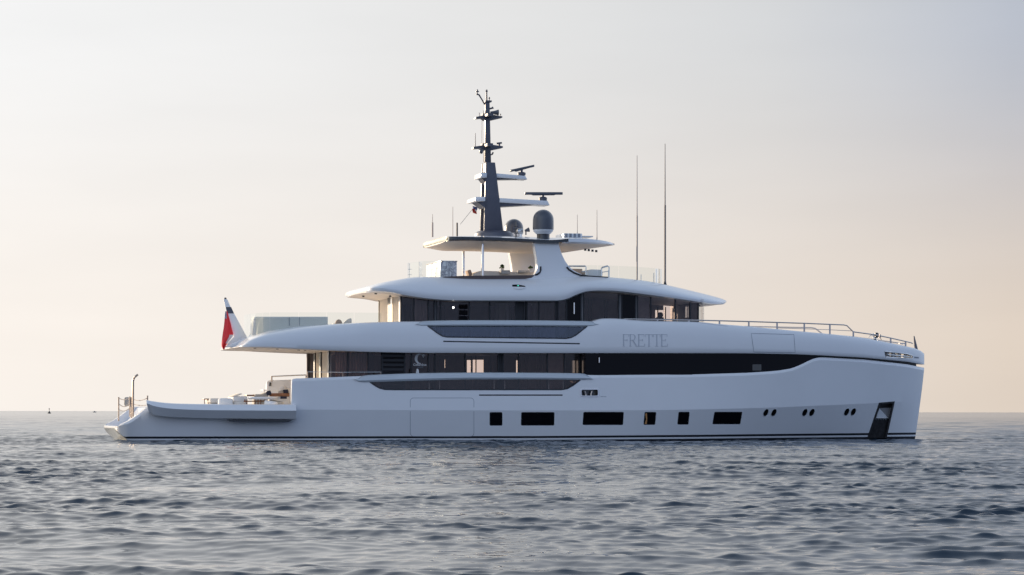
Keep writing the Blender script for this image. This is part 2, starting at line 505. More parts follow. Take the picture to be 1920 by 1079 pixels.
for i, w in enumerate(WINS):
    g = panel(rrect(w[0]-.2, w[1]-.2, w[2]+.2, w[3]+.2, 2.2, w[4]), Sh, -0.05).build('hull_window', BGLASS, hull)
    fr = MB()
    o, n_ = rrect(w[0], w[1], w[2], w[3], 2.2, w[4]), rrect(w[0]+1.5, w[1]+1.5, w[2]-1.5, w[3]-1.5, 1.5, w[4]*.9)
    fr.grid([[Sh(x, y, -.048) for x, y in o], [Sh(x, y, -.018) for x, y in o], [Sh(x, y, -.018) for x, y in n_], [Sh(x, y, -.048) for x, y in n_]], wrap=True)
    fr.build('window_frame', FRAME, hull)
a = MB().prism([Sh(x,y,-.035) for x,y in ((1209.6,776),(1213,775.5),(1213.6,786),(1212.6,795.5),(1208.6,795.5),(1211.6,787))],
               [Sh(x,y,-.045) for x,y in ((1209.6,776),(1213,775.5),(1213.6,786),(1212.6,795.5),(1208.6,795.5),(1211.6,787))]).build('window_curtain', mat('orange_curtain', (.55,.27,.10), .8), hull)
for x, y in PORTS:
    panel(ellipse(x, y, 4.4, 6.7, 2.3), Sh, -0.075).build('porthole', BGLASS, hull)
    r = MB()
    o, n_ = ellipse(x, y, 5.0, 7.4, 2.5, 28), ellipse(x, y, 4.3, 6.6, 2.3, 28)
    r.grid([[Sh(a, b, -.005) for a, b in o], [Sh(a, b, .012) for a, b in o], [Sh(a, b, .012) for a, b in n_], [Sh(a, b, -.09) for a, b in n_]], wrap=True)
    r.build('porthole_rim', CAPG, hull)

def seam(pts, S, w=.7, mt=SEAM, name='panel_seam', off=.003, parent=None, closed=True):
    """thin line of width w pixels following pts on a surface"""
    n = len(pts); L = []; R = []
    for i, p in enumerate(pts):
        a = pts[(i-1) % n] if (closed or i) else p
        b = pts[(i+1) % n] if (closed or i < n-1) else p
        dx, dy = b[0]-a[0], b[1]-a[1]; l = math.hypot(dx, dy) or 1
        nx, ny = -dy/l*w/2, dx/l*w/2
        L.append((p[0]+nx, p[1]+ny)); R.append((p[0]-nx, p[1]-ny))
    if closed: L.append(L[0]); R.append(R[0])
    m_ = MB().grid([[S(x, y, -.02) for x, y in L], [S(x, y, off) for x, y in L], [S(x, y, off) for x, y in R], [S(x, y, -.02) for x, y in R]])
    return m_.build(name, mt, parent)

def dense(pts, step=6, closed=True):
    out = []; n = len(pts)
    for i in range(n if closed else n-1):
        a, b = pts[i], pts[(i+1) % n]
        k = max(1, int(math.hypot(b[0]-a[0], b[1]-a[1])/step))
        out += [(a[0]+(b[0]-a[0])*j/k, a[1]+(b[1]-a[1])*j/k) for j in range(k)]
    if not closed: out.append(pts[-1])
    return out

seam(dense(rrect(769.3,746.6,888.6,818.6,6), 10), Sh, .75, name='shell_door_seam', parent=hull)
panel(dense(rrect(898,740,1055,742.6,1), 12), Sh, -.035).build('drain_slot', BLACK, hull)
# fairlead
fr = MB()
o, n_ = dense(rrect(1088.6,729.4,1122.8,744,2.8), 5), None
n_ = [(1105.7 + (x-1105.7)*.90, 736.7 + (y-736.7)*.76) for x, y in o]
fr.grid([[Sh(x, y, -.01) for x, y in o], [Sh(x, y, .035) for x, y in o], [Sh(x, y, .035) for x, y in n_], [Sh(x, y, -.2) for x, y in n_]], wrap=True)
fr.build('fairlead_frame', STEEL, hull)
panel(rrect(1090,730.8,1121.5,742.8,2), Sh, -.33).build('fairlead_recess', BLACK, hull)
for x in (1098.5, 1108.5):
    d = 1 if x < 1103 else -1
    MB().tube([Sh(x-d*3.2, 733.5, -.12), Sh(x-d*1.5, 734, -.10), Sh(x, 738.5, -.10), Sh(x+.3*d, 742.4, -.12)], [.025,.035,.035,.05], 10).build('fairlead_horn', RAILS, hull)
MB().prism([Sh(x,y,.004) for x,y in ((1126,743.6),(1137,743.9),(1137,744.7),(1126,744.4))],[Sh(x,y,-.01) for x,y in ((1126,743.6),(1137,743.9),(1137,744.7),(1126,744.4))]).build('hull_mark', SEAM, hull)
# anchor pocket: dark steel lining, opening with a white wedge as its lit triangle
panel(dense(ANCH, 8), Sh, -.40, .03).build('anchor_pocket_plate', DSTEEL, hull)
def frame_strip(o, k, cx, cy, d0, d1, name, mt):
    n_ = [(cx + (x-cx)*k, cy + (y-cy)*k) for x, y in o]
    m_ = MB().grid([[Sh(x, y, -.38) for x, y in o], [Sh(x, y, d1) for x, y in o], [Sh(x, y, d1) for x, y in n_], [Sh(x, y, -.38) for x, y in n_]], wrap=True)
    return m_.build(name, mt, hull)
AP = [(1648,755.5),(1678,752.8),(1662.6,821.5),(1626,821.5)]
MB().grid([[Sh(x, y, .012) for x, y in AP], [Sh(x, y, .012) for x, y in [(1651.5,758.5),(1674,756.5),(1659.4,821.5),(1629.6,821.5)]]], wrap=True).build('anchor_pocket_rim', DSTEEL, hull)
MB().prism([Sh(x,y,-.12) for x,y in ((1638.5,785.5),(1666.5,785.5),(1658.5,821.5),(1628.8,821.5))], [Sh(x,y,-.36) for x,y in ((1638.5,785.5),(1666.5,785.5),(1658.5,821.5),(1628.8,821.5))]).build('anchor_guard_plate', DSTEEL, hull)
MB().prism([Sh(x,y,-.22) for x,y in ((1649,766),(1666,784.5),(1641,784.5))], [Sh(x,y,-.36) for x,y in ((1649,766),(1666,784.5),(1641,784.5))]).build('lit_triangle_wedge', STONE, hull)  # white wedge painted in for the lit triangle of the opening
MB().prism([Sh(x,y,-.30) for x,y in ((1649,765.5),(1671,765),(1666.5,784.5))], [Sh(x,y,-.36) for x,y in ((1649,765.5),(1671,765),(1666.5,784.5))]).build('anchor_fluke', POSTG, hull)
t_ = MB()
for k in range(6):
    x = 1641.5 + k*4.6
    t_.prism([Sh(a,b,-.11) for a,b in ((x,784.6),(x+2,784.6),(x+1.6,787.6),(x+.4,787.6))],[Sh(a,b,-.2) for a,b in ((x,784.6),(x+2,784.6),(x+1.6,787.6),(x+.4,787.6))])
t_.build('anchor_guard_teeth', STEEL, hull)

# bulwark caps and windows of the lower balcony
def cap(x0, x1, top, bot, bfun, name, parent, tip=12):
    P = []
    n = 60
    for i in range(n+1):
        px = x0 + (x1-x0)*i/n
        yt, yb = top(px), bot(px)
        k = min(1, (px-x0)/tip, (x1-px)/tip)
        k = max(0.02, k)
        ym = yt + (yb-yt)*.72
        yt2, yb2 = ym + (yt-ym)*(k**.8), ym + (yb-ym)*k
        b = bfun(px)
        dep = .10 + .30*min(1, k)
        P.append([Q(px, yb2, -(b-dep)), Q(px, yb2, -(b+.03)), Q(px, yb2+(yt2-yb2)*.25, -(b+.09)), Q(px, yb2+(yt2-yb2)*.7, -(b+.06)), Q(px, yb2+(yt2-yb2)*.93, -(b-.02)), Q(px, yt2, -(b-.08)), Q(px, yt2, -(b-dep))])
    A = MB().grid(P, wrap=True)
    A.f.append(tuple(range(7))); A.m.append(0)
    A.f.append(tuple(n*7 + i for i in range(7))[::-1]); A.m.append(0)
    return A.build(name, CAPG, parent)
lc_t = curve([(664,709),(680,704.5),(720,702.3),(800,699.8),(900,698.8),(1000,699.2),(1080,700.2),(1098,701),(1112,706)])
lc_b = curve([(664,712),(672,717),(720,716),(800,713.6),(900,711.6),(1000,711.6),(1080,712.4),(1112,712.6)])
cap(664, 1112, lc_t, lc_b, lambda x: 4.27, 'bulwark_cap', hull, 16)
def strip(S, xs, yt, yb, off, th=.02):
    return MB().grid([[S(x, yt(x), off) for x in xs], [S(x, yb(x), off) for x in xs], [S(x, yb(x), off-th) for x in xs], [S(x, yt(x), off-th) for x in xs], [S(x, yt(x), off) for x in xs]])
panel(dense([(688,711),(697,719.5),(705,725),(713,729.3),(722,731.6),(1052,732),(1065,730),(1075,724.5),(1089,712)], 14), Sh, -.09).build('bulwark_window', GL_BULW2, hull)
seam(dense(low_open[1:-1], 8, False), Sh, 2.2, FRAME, 'window_gasket', .012, hull, False)
for x in (804.6, 824.2, 926.5, 946.5, 1029, 1056):
    MB().prism([Q(a, y, -3.95) for a, y in ((x-.9,712),(x+.9,712),(x+.9,732),(x-.9,732))],[Q(a, y, -3.87) for a, y in ((x-.9,712),(x+.9,712),(x+.9,732),(x-.9,732))]).build('bulwark_stay', CAPG, hull)

# folded-down bulwark wing beside the cockpit
wt = curve([(274.5,750),(279,751.2),(290,753),(305,755),(325,756.6),(360,757.6),(420,758.3),(555,758.6)])
wm = curve([(276,757),(290,762),(310,765.5),(340,768),(400,769.5),(555,770.5)])
wb = curve([(280,775),(283,777.6),(290,779.3),(310,782),(340,783.8),(400,785.4),(480,786.4),(555,786.8)])
P = []
for px in [274.5,276,278,280,283,287,292,300,310,325,345,370,400,440,480,520,550,555]:
    v = -4.98
    k = min(1, (px-272)/30)
    l, t_, m_ = wb(px), wt(px), wm(px)
    x2 = px + (555-px)/280*5
    P.append([Q(px, t_, v+.42), Q(px, t_+.8, v+.30), Q(px+.4, m_, v), Q(px+5*(1-k), l-.8, v+.34), Q(px+5*(1-k), l, v+.5), Q(px+5*(1-k), l-3, -4.2), Q(px, t_+4, -4.2)])
w = MB().grid(P, wrap=True)
w.f.append(tuple(range(7))); w.m.append(0)
w.f.append(tuple((len(P)-1)*7+i for i in range(7))[::-1]); w.m.append(0)
fold = w.build('folding_bulwark', WHITE, yacht, ang=12)
MB().prism([Q(x,y,-4.75) for x,y in ((424,787),(548,788.5),(541,791.6),(430,790.6))],[Q(x,y,-4.3) for x,y in ((424,787),(548,788.5),(541,791.6),(430,790.6))]).build('hinge_beam', BLACK, fold)

# ------------------------------------------------------------------ upper hull band
up_bot = lin([(445,651),(500,652),(560,655),(620,657.5),(695,660.2),(760,661.5),(807,662),(1000,662.3),(1300,662.5),(1400,662.8),(1490,664.5),(1535,666.5),(1620,671),(1700,678.5),(1733,684)])
up_top = curve([(445,649.5),(450,647.5),(456,643.5),(463,638),(470,633.5),(478,629.8),(487,626.3),(497,623),(512,619.6),(530,616.6),(560,612.8),(600,609.8),(640,607.3),(715,604.2),(780,603),(1100,603.5),(1112,602),(1128,597.8),(1145,597.3),(1165,598.2),(1180,600),(1230,602),(1300,603.5),(1350,608),(1400,612),(1500,621.5),(1560,627),(1620,634),(1680,645.5),(1705,651),(1720,655),(1728,659.5),(1733,664)])
b_u = curve([(445,2.6),(448,3.3),(452,3.75),(460,4.05),(475,4.2),(547,4.30),(1150,4.30),(1300,4.22),(1420,3.94),(1520,3.46),(1600,2.74),(1660,1.98),(1700,1.22),(1725,0.52),(1733,0.14)])
def up_b(px, py):
    yb, yt = up_bot(px), up_top(px)
    t = min(1, max(0, (yb-py)/max(yb-yt, .5)))
    b = b_u(px)
    aft = max(0, min(1, (700-px)/180))
    inset = lin([(0,.06),(.06,0),(.4,0.0),(.7,.04+.10*aft),(.88,.12+.40*aft),(.97,.22+.75*aft),(1,.36+.95*aft)])(t)
    return max(b - inset*min(1, b/1.5), b*.4)
def Su(px, py, off=0.0):
    return Q(px, py, -(up_b(px, py) + off))
sts = sorted(set([445,446,448,450,453,456,460,465,470,478,487,497] + list(range(505,1108,9)) + [1108,1112,1117,1122,1128,1136,1145] + list(range(1155,1722,8)) + [1725,1728,1731,1733]))
fr_ = [0,.06,.2,.4,.55,.7,.8,.88,.93,.97,1]
P = []
for s in sts:
    yb, yt = up_bot(s), up_top(s)
    side = [Su(s, yb + (yt-yb)*t) for t in fr_]
    P.append(side + [Vector((p.x, -p.y, p.z)) for p in side[::-1]])
nr = len(P[0])
def rmu(i, j): return 0
mb = MB().grid(P)
mb.grid([[p[0] for p in P], [p[-1] for p in P]], mi=1)
nh = len(fr_)
mb.grid([[P[0][j] for j in range(nh)], [P[0][nr-1-j] for j in range(nh)]])
mb.grid([[P[-1][j] for j in range(nh)], [P[-1][nr-1-j] for j in range(nh)]])
belt = mb.build('deck_bulwark', [WHITE, SOFFIT], yacht)
up_open = [(802,606),(802,611.5),(808,616),(820,624.8),(830,630.6),(838,632.2),(1062,634.8),(1071,633.2),(1080,628.6),(1101,612),(1101,606)]
cs = []
ut0, ut1 = Q(778, 620, -4).x, Q(1124, 620, -4).x
cs.append(MB().box((ut0, -3.84, 5.30), (ut1, 3.84, 12)))
A = side_cut(up_open, 0.7, Su); cs.append(A)
B = MB(); B.v = [(p[0], -p[1], p[2]) for p in A.v]; B.f = list(A.f); B.m = list(A.m); cs.append(B)
cs.append(side_cut([(831,639.2),(1087,643.6),(1087,646.2),(831,641.8)], .05, Su))
HAWSE = [(1658,659.5),(1664,660),(1700,664),(1711,667.5),(1711,672.8),(1690,671.8),(1660,670.2)]
cs.append(MB().prism([Vector((Su(x, y).x, -7, Su(x, y).z)) for x, y in HAWSE], [Vector((Su(x, y).x, 7, Su(x, y).z)) for x, y in HAWSE]))
cut(belt, cs, 42)
panel(dense([(831,639.4),(1087,643.8),(1087,646),(831,641.6)], 14), Su, -.035).build('drain_slot', BLACK, belt)
uc_t = curve([(779,606),(790,602.6),(830,601.3),(900,600.8),(1000,601),(1080,602),(1105,602.6),(1123,606)])
uc_b = curve([(779,608.5),(790,612),(840,611.8),(900,611.6),(1000,612),(1105,612.8),(1123,609)])
cap(779, 1123, uc_t, uc_b, lambda x: 4.14, 'bulwark_cap', belt, 12)
panel(dense([(801,609.5),(808,617),(820,625.8),(830,631.6),(838,633.2),(1062,635.8),(1072,634),(1081,629.4),(1103,610)], 14), Su, -.09).build('bulwark_window', GL_BULW, belt)
seam(dense(up_open[1:-1], 8, False), Su, 2.2, FRAME, 'window_gasket', .02, belt, False)
for poly in ([(1408.5,625.5),(1413.5,660.3),(1491,661.2),(1488.5,627.5)],):
    seam(dense(poly, 8), Su, .7, name='hatch_seam', off=.012, parent=belt)
seam(dense([(1200,602.8),(1300,604.4),(1364,612)], 6, False), Su, .5, name='panel_seam', parent=belt, closed=False)
# hawse fittings, open through the bow
MB().tube([Su(x, y, -.02) for x, y in HAWSE + HAWSE[:1]], .035, 8).build('hawse_rim', STEEL, belt)
for x, y, r in ((1663,664,.16),(1675,665,.19),(1686,667,.14),(1697,668.5,.12)):
    c = Q(x, y+6, -(up_b(x, y)*.55))
    MB().lathe(c, [(0,0),(r*1.2,0),(r*1.2,.05),(r*.75,.09),(r*.7,.30),(r*1.15,.36),(r*1.1,.42),(0,.43)], 18).build('mooring_bollard', STEEL, belt)
MB().tube([Su(1664,665.5,-.1), Su(1690,668,-.1), Su(1708,669.5,-.1)], .04, 8).build('hawse_roller', STEEL, belt)
panel(dense([(1714,669),(1722.6,669.8),(1722.6,672.6),(1714,672)],3), Su, .004, .01).build('vent_grille', SEAM, belt)

# black glass band between hull and bulwark
bp = []
xs = [1098,1110,1130,1160] + list(range(1180,1720,9)) + [1718]
def band_b(px): return max(.02, min(b_t(px) if px > 1300 else 4.25, b_u(px)) - .13 - (0.0 if px > 1180 else 0))
P = []
for x in xs:
    yt, yb = up_bot(x) - 3, h_top(x) + 5
    b = band_b(x)
    st, pt = Q(x, yt, -b), Q(x, yb, -b)
    P.append([st, pt, Vector((pt.x, -pt.y, pt.z)), Vector((st.x, -st.y, st.z))])
band = MB().grid(P, wrap=True)
band.f.append((0,1,2,3)); band.m.append(0)
o = (len(P)-1)*4
band.f.append((o+3,o+2,o+1,o)); band.m.append(0)
band = band.build('saloon_window_band', BGLASS, yacht)
def Sb(px, py, off=0.0): return Q(px, py, -(band_b(px)+off))
panel([(1411,683.6),(1427.5,683.6),(1427.5,695),(1411,695)], Sb, .006).build('window_vent', mat('vent_grey', (.10,.095,.09), .5), band)

# ------------------------------------------------------------------ deckhouses
def house(name, v, panes, yt, yb, glassm, aft, gaps, wallz, aft_gap, front=None):
    """glazed deckhouse: near panes from the photo, mirrored to the far side; gaps are clear openings in the far wall"""
    root = None
    frame = MB()
    x0, x1 = panes[0][0], panes[-1][1]
    posts = []
    for sg in (-1, 1):
        for a in sorted(set([p[0] for p in panes] + [x1])):
            p, q = Q(a, yt(a) - (2 if a < 1280 else -1.2), -v), Q(a, yb(a), -v)
            posts.append(MB().box((p.x-.035, sg*v-.05, q.z), (p.x+.035, sg*v+.03, p.z)))
    p, q = Q(x0, yb(x0), -v), Q(x1, yb(x1), -v)
    root = MB().box((p.x, -v-.02, q.z-.2), (q.x, v+.02, q.z-.02)).build(name, FRAME, yacht)
    for m_ in posts: m_.build('window_frame', FRAME, root)
    for a, b, kind in panes:
        for sg in (-1, 1):
            if sg > 0: continue
            p, q, r_, s_ = Q(a, yt(a)-2, -v), Q(a, yb(a), -v), Q(b, yb(b), -v), Q(b, yt(b) - (2 if b < 1280 else -1.2), -v)
            m_ = MB().prism([p, q, r_, s_], [k + Vector((0, .03, 0)) for k in (p, q, r_, s_)])
            if kind == 'g': m_.build('window_pane', glassm, root)
            elif kind == 'b': m_.build('dark_door_panel', BGLASS, root)  # black panel stands in for the dark of an open doorway
            elif kind == 'w': m_.build('wall_panel', WALLB, root)
            elif kind == 'm': m_.build('mullion', POSTG, root)
            elif kind == 'l':
                m_.build('louvre', FRAME, root)
                sl_ = MB()
                n = 9
                for k in range(n):
                    z = q.z + (p.z-q.z)*(k+.5)/n
                    sl_.add([(p.x+.05, -v-.07, z-.05), (s_.x-.05, -v-.07, z-.05), (s_.x-.05, -v-.002, z+.05), (p.x+.05, -v-.002, z+.05)], [(0,1,2,3)])
                sl_.build('louvre_blades', WALLB, root)
    return root

m_top = lambda x: up_bot(x)
m_bot = lambda x: 735.0
saloon_panes = [(617,652,'g'),(652,690,'g'),(690,716,'g'),(716.5,758.5,'l'),(758.5,771,'g'),(771,803,'g'),(803,815,'g'),(815,872,'g'),(872,934,'g'),(934,943,'w'),(943,972,'g'),(972,1026,'g'),(1026,1058,'g'),(1058,1086,'g'),(1086,1100,'g')]
VS = 3.05
saloon = house('saloon_house', VS, saloon_panes, m_top, m_bot, GL_HOUSE, None, None, None, None)
bo_top = curve([(745,551),(760,555),(800,561),(830,564),(870,565.5),(1045,566),(1058,563),(1068,559),(1080,554),(1094,550.6),(1109,550),(1165,554),(1202,557.5),(1252,562),(1277,564),(1316,568)])
bo_bot = lambda x: 636.0
VB = 2.9
bridge_panes = [(752,776,'g'),(776,803,'g'),(803,814,'g'),(814,818,'m'),(818,826,'g'),(826,880,'g'),(880,918,'g'),(918,967,'g'),(967,983,'w'),(983,988,'b'),(988,1010,'g'),(1010,1042,'g'),(1042,1046,'b'),(1046,1062,'g'),(1062,1089,'b'),(1089,1094,'m'),(1094,1160,'g'),(1160,1165,'m'),(1165,1191,'b'),(1191,1195,'m'),(1195,1220,'g'),(1220,1266,'g'),(1266,1294,'g'),(1294,1309,'g')]
bridge = house('bridge_house', VB, bridge_panes, bo_top, bo_bot, GL_BRIDGE, None, None, None, None)

def far_wall(root, v, x0, x1, y0, y1, gaps, mt=WALL):
    """inner wall of the far side, seen through the near glass, with its open windows"""
    segs = []
    x = x0
    W_ = MB()
    T = lambda x, y: Q(x, y, v)
    def pan(a, b, c, d):
        if b - a < .05 or d - c < .05: return
        A = [T(a, c), T(b, c), T(b, d), T(a, d)]
        W_.prism(A, [p + Vector((0, .06, 0)) for p in A])
    for a, b, c, d in sorted(gaps):
        pan(x, a, y0, y1); pan(a, b, y0, c); pan(a, b, d, y1); x = b
    pan(x, x1, y0, y1)
    return W_.build('cabin_wall', mt, root)
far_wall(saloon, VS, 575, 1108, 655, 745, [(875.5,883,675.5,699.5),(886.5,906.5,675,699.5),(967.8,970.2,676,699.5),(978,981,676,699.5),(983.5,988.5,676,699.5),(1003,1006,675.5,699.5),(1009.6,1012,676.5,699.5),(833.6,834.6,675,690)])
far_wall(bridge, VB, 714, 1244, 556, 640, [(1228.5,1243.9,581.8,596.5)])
# some pale pillars stand in for faint bright gaps; dark bulkheads between the windows
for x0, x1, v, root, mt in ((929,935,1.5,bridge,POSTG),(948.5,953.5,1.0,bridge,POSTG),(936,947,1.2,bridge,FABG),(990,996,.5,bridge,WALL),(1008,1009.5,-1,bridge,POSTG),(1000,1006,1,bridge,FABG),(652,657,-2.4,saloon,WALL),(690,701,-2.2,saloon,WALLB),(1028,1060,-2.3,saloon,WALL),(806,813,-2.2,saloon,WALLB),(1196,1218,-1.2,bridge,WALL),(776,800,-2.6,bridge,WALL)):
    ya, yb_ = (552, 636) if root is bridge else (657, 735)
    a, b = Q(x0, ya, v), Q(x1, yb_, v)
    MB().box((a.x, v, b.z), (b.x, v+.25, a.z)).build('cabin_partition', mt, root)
# curtains standing inside the near glass
def drape(root, x0, x1, ya, yb_, v, mt):
    n = 40; P = []
    for i in range(n+1):
        x = x0 + (x1-x0)*i/n
        w = .06*math.sin(i*1.9)
        P.append([Q(x, ya, v)+Vector((0, w, 0)), Q(x, yb_, v)+Vector((0, w, 0))])
    return MB().grid(P).build('curtain', mt, root)
SOFAM = mat('pale_stone_fabric', (0.72, 0.69, 0.62), 0.95, bump=(50, .004))
DRAPE = mat('taupe_curtain', (.24,.20,.19), .9)
drape(saloon, 628, 690, 658, 735, -2.75, DRAPE)
drape(bridge, 778, 803, 553, 636, -2.6, DRAPE)
drape(saloon, 975, 1024, 660, 735, -1.2, DRAPE)
drape(bridge, 1012, 1040, 560, 636, -1.9, DRAPE)
# fittings on the near walls
for x, y in ((850, 577), ):
    c = Q(x, y, -VB-.03)
    MB().lathe(c, [(0,-.055),(.03,-.048),(.052,-.02),(.052,.02),(.03,.048),(0,.055)], 14).build('deck_lamp', LAMP, bridge)
for y0, y1 in ((571,580),(582,591),(593,602)):
    a, b = Q(860.5, y0, -VB-.02), Q(877, y1, -VB-.02)
    sl_ = MB()
    for k in range(4):
        z = b.z + (a.z-b.z)*(k+.5)/4
        sl_.add([(a.x, -VB-.06, z-.03), (b.x, -VB-.06, z-.03), (b.x, -VB-.003, z+.03), (a.x, -VB-.003, z+.03)], [(0,1,2,3)])
    sl_.build('vent_grille', FRAME, bridge)
for x, ya, yb_ in ((1076.5, 567, 590),):
    MB().tube([Q(x, ya, -VB-.02), Q(x, ya+1, -VB-.09), Q(x, yb_-1, -VB-.09), Q(x+.6, yb_, -VB-.02)], .035, 8).build('door_handle', STEEL, bridge)
MB().tube([Q(1123.5, 670, -4.20), Q(1123.5, 671, -4.27), Q(1123.5, 680, -4.27), Q(1123.5, 681, -4.20)], .03, 8).build('door_handle', STEEL, band)

def aft_face(root, xn, v, ytop, ybot, slots, skew=0.0):
    """the glazed aft end of a deckhouse: lit curtains between posts"""
    u = Q(xn, 600, -v).x
    zt = Q(xn, ytop, -v).z; zb = Q(xn, ybot, -v).z
    for a, b, mt, nm in slots:
        if nm == 'curtain':
            n = 36; P = []
            for i in range(n+1):
                y = a + (b-a)*i/n
                P.append([Vector((u+.10+.035*math.sin(i*2.1), y, zt)), Vector((u+.10+.035*math.sin(i*2.1), y, zb))])
            MB().grid(P).build('curtain', mt, root)
        else:
            MB().box((u, a, zb), (u+.12, b, zt)).build(nm, mt, root)
aft_face(bridge, 750, VB, 548, 607, [(-2.9,-2.55,POSTG,'corner_post'),(-2.55,-.8,CREAM,'curtain'),(-.8,-.45,STEEL,'door_frame_and_gap'),(-.45,.35,WALLB,'door_frame_and_gap'),(.35,2.9,CREAM,'curtain')])  # wide dark box stands in for shade in the open door gap
aft_face(saloon, 617, VS, 654, 735, [(-3.05,-2.6,POSTG,'corner_post'),(-2.55,-.6,CREAM,'curtain'),(-.6,-.1,WALLB,'door_frame_and_gap'),(-.1,1.2,CREAM,'curtain'),(1.2,1.6,WALLB,'door_frame_and_gap')])
uw = Q(1308, 570, -2.4).x + .16
def wz(y): return Q(1290, y, -1.5).z
for nm, va, vb, ya, yb_ in (('added_blind', 2.9, .30, 567, 640), ('added_blind', .30, -.32, 567, 572.5), ('added_blind', .30, -.32, 594, 640), ('added_blind', -.32, -1.95, 567, 640), ('added_blind', -1.95, -2.5, 567.5, 570.5), ('window_frame', -.02, -.08, 572.5, 594)):
    MB().box((uw, vb, wz(yb_)), (uw+.05, va, wz(ya))).build(nm, WALL, bridge)  # opaque panels added to darken the windscreen around its clear gaps
# rounded glass corner of the wheelhouse
P = []
for i in range(9):
    a = math.radians(90*i/8)
    c = Q(1308, 570, -2.4)
    P.append([Vector((c.x+.25*math.sin(a), -2.65-.25*math.cos(a), Q(1310,561,-2.6).z)), Vector((c.x+.25*math.sin(a), -2.65-.25*math.cos(a), Q(1310,604,-2.6).z))])
MB().grid(P).build('window_pane', GL_BRIDGE, bridge)
c = Q(1310, 570, -2.4)
for a, b in ((-2.6,-1.3),(-1.25,0),(.05,1.3),(1.35,2.6)):
    MB().box((c.x+.22, a, Q(1310,604,-2.6).z), (c.x+.25, b, Q(1310,561,-2.6).z)).build('windscreen_pane', GL_CLEAR, bridge)

# ------------------------------------------------------------------ roof over the bridge deck (sun deck body)
r_bot = curve([(684,549.5),(690,549),(700,548.4),(712,548.8),(730,550),(760,555.5),(800,561.2),(830,564),(870,565.4),(1045,565.6),(1058,564),(1068,560.5),(1080,555),(1092,550.6),(1104,548),(1120,546.8),(1140,546.8),(1165,548.6),(1202,553),(1240,558),(1277,563),(1320,569.5),(1345,572),(1356,571),(1362,567)])
r_lip = curve([(684,541.6),(690,541.0),(700,541.2),(712,541.8),(730,544.5),(760,551),(800,557.5),(830,560),(870,561),(1045,561),(1060,558.5),(1080,549.5),(1092,545.6),(1104,543.2),(1140,542.5),(1202,548),(1277,558.5),(1320,565),(1345,567.5),(1362,565.5)])
r_top = curve([(684,541.8),(690,538.8),(700,535),(717,530),(740,525.8),(759,522.6),(776,520.4),(800,519.6),(824,519.8),(850,521),(880,522.5),(920,523),(990,522.6),(1060,519),(1085,517.5),(1100,517.6),(1120,518.6),(1145,520.4),(1180,523.6),(1210,527),(1240,532.4),(1262,537.5),(1300,546.5),(1340,556.6),(1356,561.5),(1362,564.5)])
rb = curve([(684,2.1),(686,2.65),(690,3.15),(697,3.55),(708,3.82),(725,3.92),(1150,3.9),(1200,3.78),(1260,3.4),(1305,2.75),(1335,2.0),(1352,1.2),(1360,.5),(1362,.1)])
rt = curve([(684,2.0),(690,2.8),(705,2.95),(720,2.92),(780,2.85),(1150,2.85),(1200,2.7),(1260,2.2),(1305,1.6),(1335,1.0),(1352,.5),(1360,.2),(1362,.05)])
sts = sorted(set([684,684.6,685.5,687,689,692,696] + list(range(700,1340,8)) + [1340,1345,1350,1354,1357,1360,1362]))
P = []
for s in sts:
    yb, yl, yt = r_bot(s), r_lip(s), r_top(s)
    b, t_ = rb(s), rt(s)
    yt = min(yt, yl-.1)
    d = b - t_
    side = [Q(s, yb, -(b-min(.30,.2*b))), Q(s, (yb*.6+yl*.4), -(b-.03)), Q(s, yl, -b)]
    for k in (.12,.28,.46,.64,.8,.92,1):
        bulge = math.sin(math.pi*k)*.10*(yl-yt)/40
        side.append(Q(s, yl + (yt-yl)*k, -(b - d*k**2.2 + bulge)))
    P.append(side + [Vector((p.x, -p.y, p.z)) for p in side[::-1]])
nr = len(P[0]); nh = nr//2
mb = MB().grid(P)
# soffit, a little cambered
Pu = []
for p in P:
    a, b = p[0], p[-1]
    Pu.append([a.lerp(b, k) + Vector((0,0,.05*math.sin(math.pi*k))) for k in [i/8 for i in range(9)]])
mb.grid(Pu, mi=1)
mb.grid([[p[nh-1] for p in P], [p[nh] for p in P]], mi=0)
mb.grid([[P[0][j] for j in range(nh)], [P[0][nr-1-j] for j in range(nh)]])
mb.grid([[P[-1][j] for j in range(nh)], [P[-1][nr-1-j] for j in range(nh)]])
roof = mb.build('flybridge_roof', [WHITE, SOFFIT], yacht)
def Sr(px, py, off=0.0):
    yl, yt = r_lip(px), r_top(px)
    k = min(1, max(0, (yl-py)/(yl-yt)))
    b, t_ = rb(px), rt(px)
    return Q(px, py, -(b - (b-t_)*k**2.2 + math.sin(math.pi*k)*.10*(yl-yt)/40 + off))
cut(roof, [side_cut([(960,534.2),(972,533.8),(984,536.4),(986,538.4),(961,538)], .12, Sr)])
panel([(960,534.2),(972,533.8),(984,536.4),(986,538.4),(961,538)], Sr, -.09).build('sidelight_box', BLACK, roof)
c = Sr(971.5, 535.8, -.03)
MB().lathe(c, [(0,-.03),(.03,-.03),(.04,0),(.03,.03),(0,.03)], 14).build('sidelight_lamp', GREEN, roof)
MB().prism([Sr(x,y,.05) for x,y in ((963,539.5),(985,540),(978,542.4),(966,542))],[Sr(x,y,-.05) for x,y in ((963,539),(985,539.4),(978,542.2),(966,541.8))]).build('sidelight_lip', STONE, roof)
# tinted coaming strip along the open aft part
xs = [830,850,870,900,940,980,996,1003]
strip(lambda x, y, off: Q(x, y, -2.92-off), xs, lin([(830,519.4),(870,517.4),(1003,516.4)]), lin([(830,520),(850,522.2),(880,523.6),(985,523.4),(996,521.6),(1003,517)]), 0, .05).build('coaming_trim', mat('brown_trim', (.10,.072,.065), .4), roof)
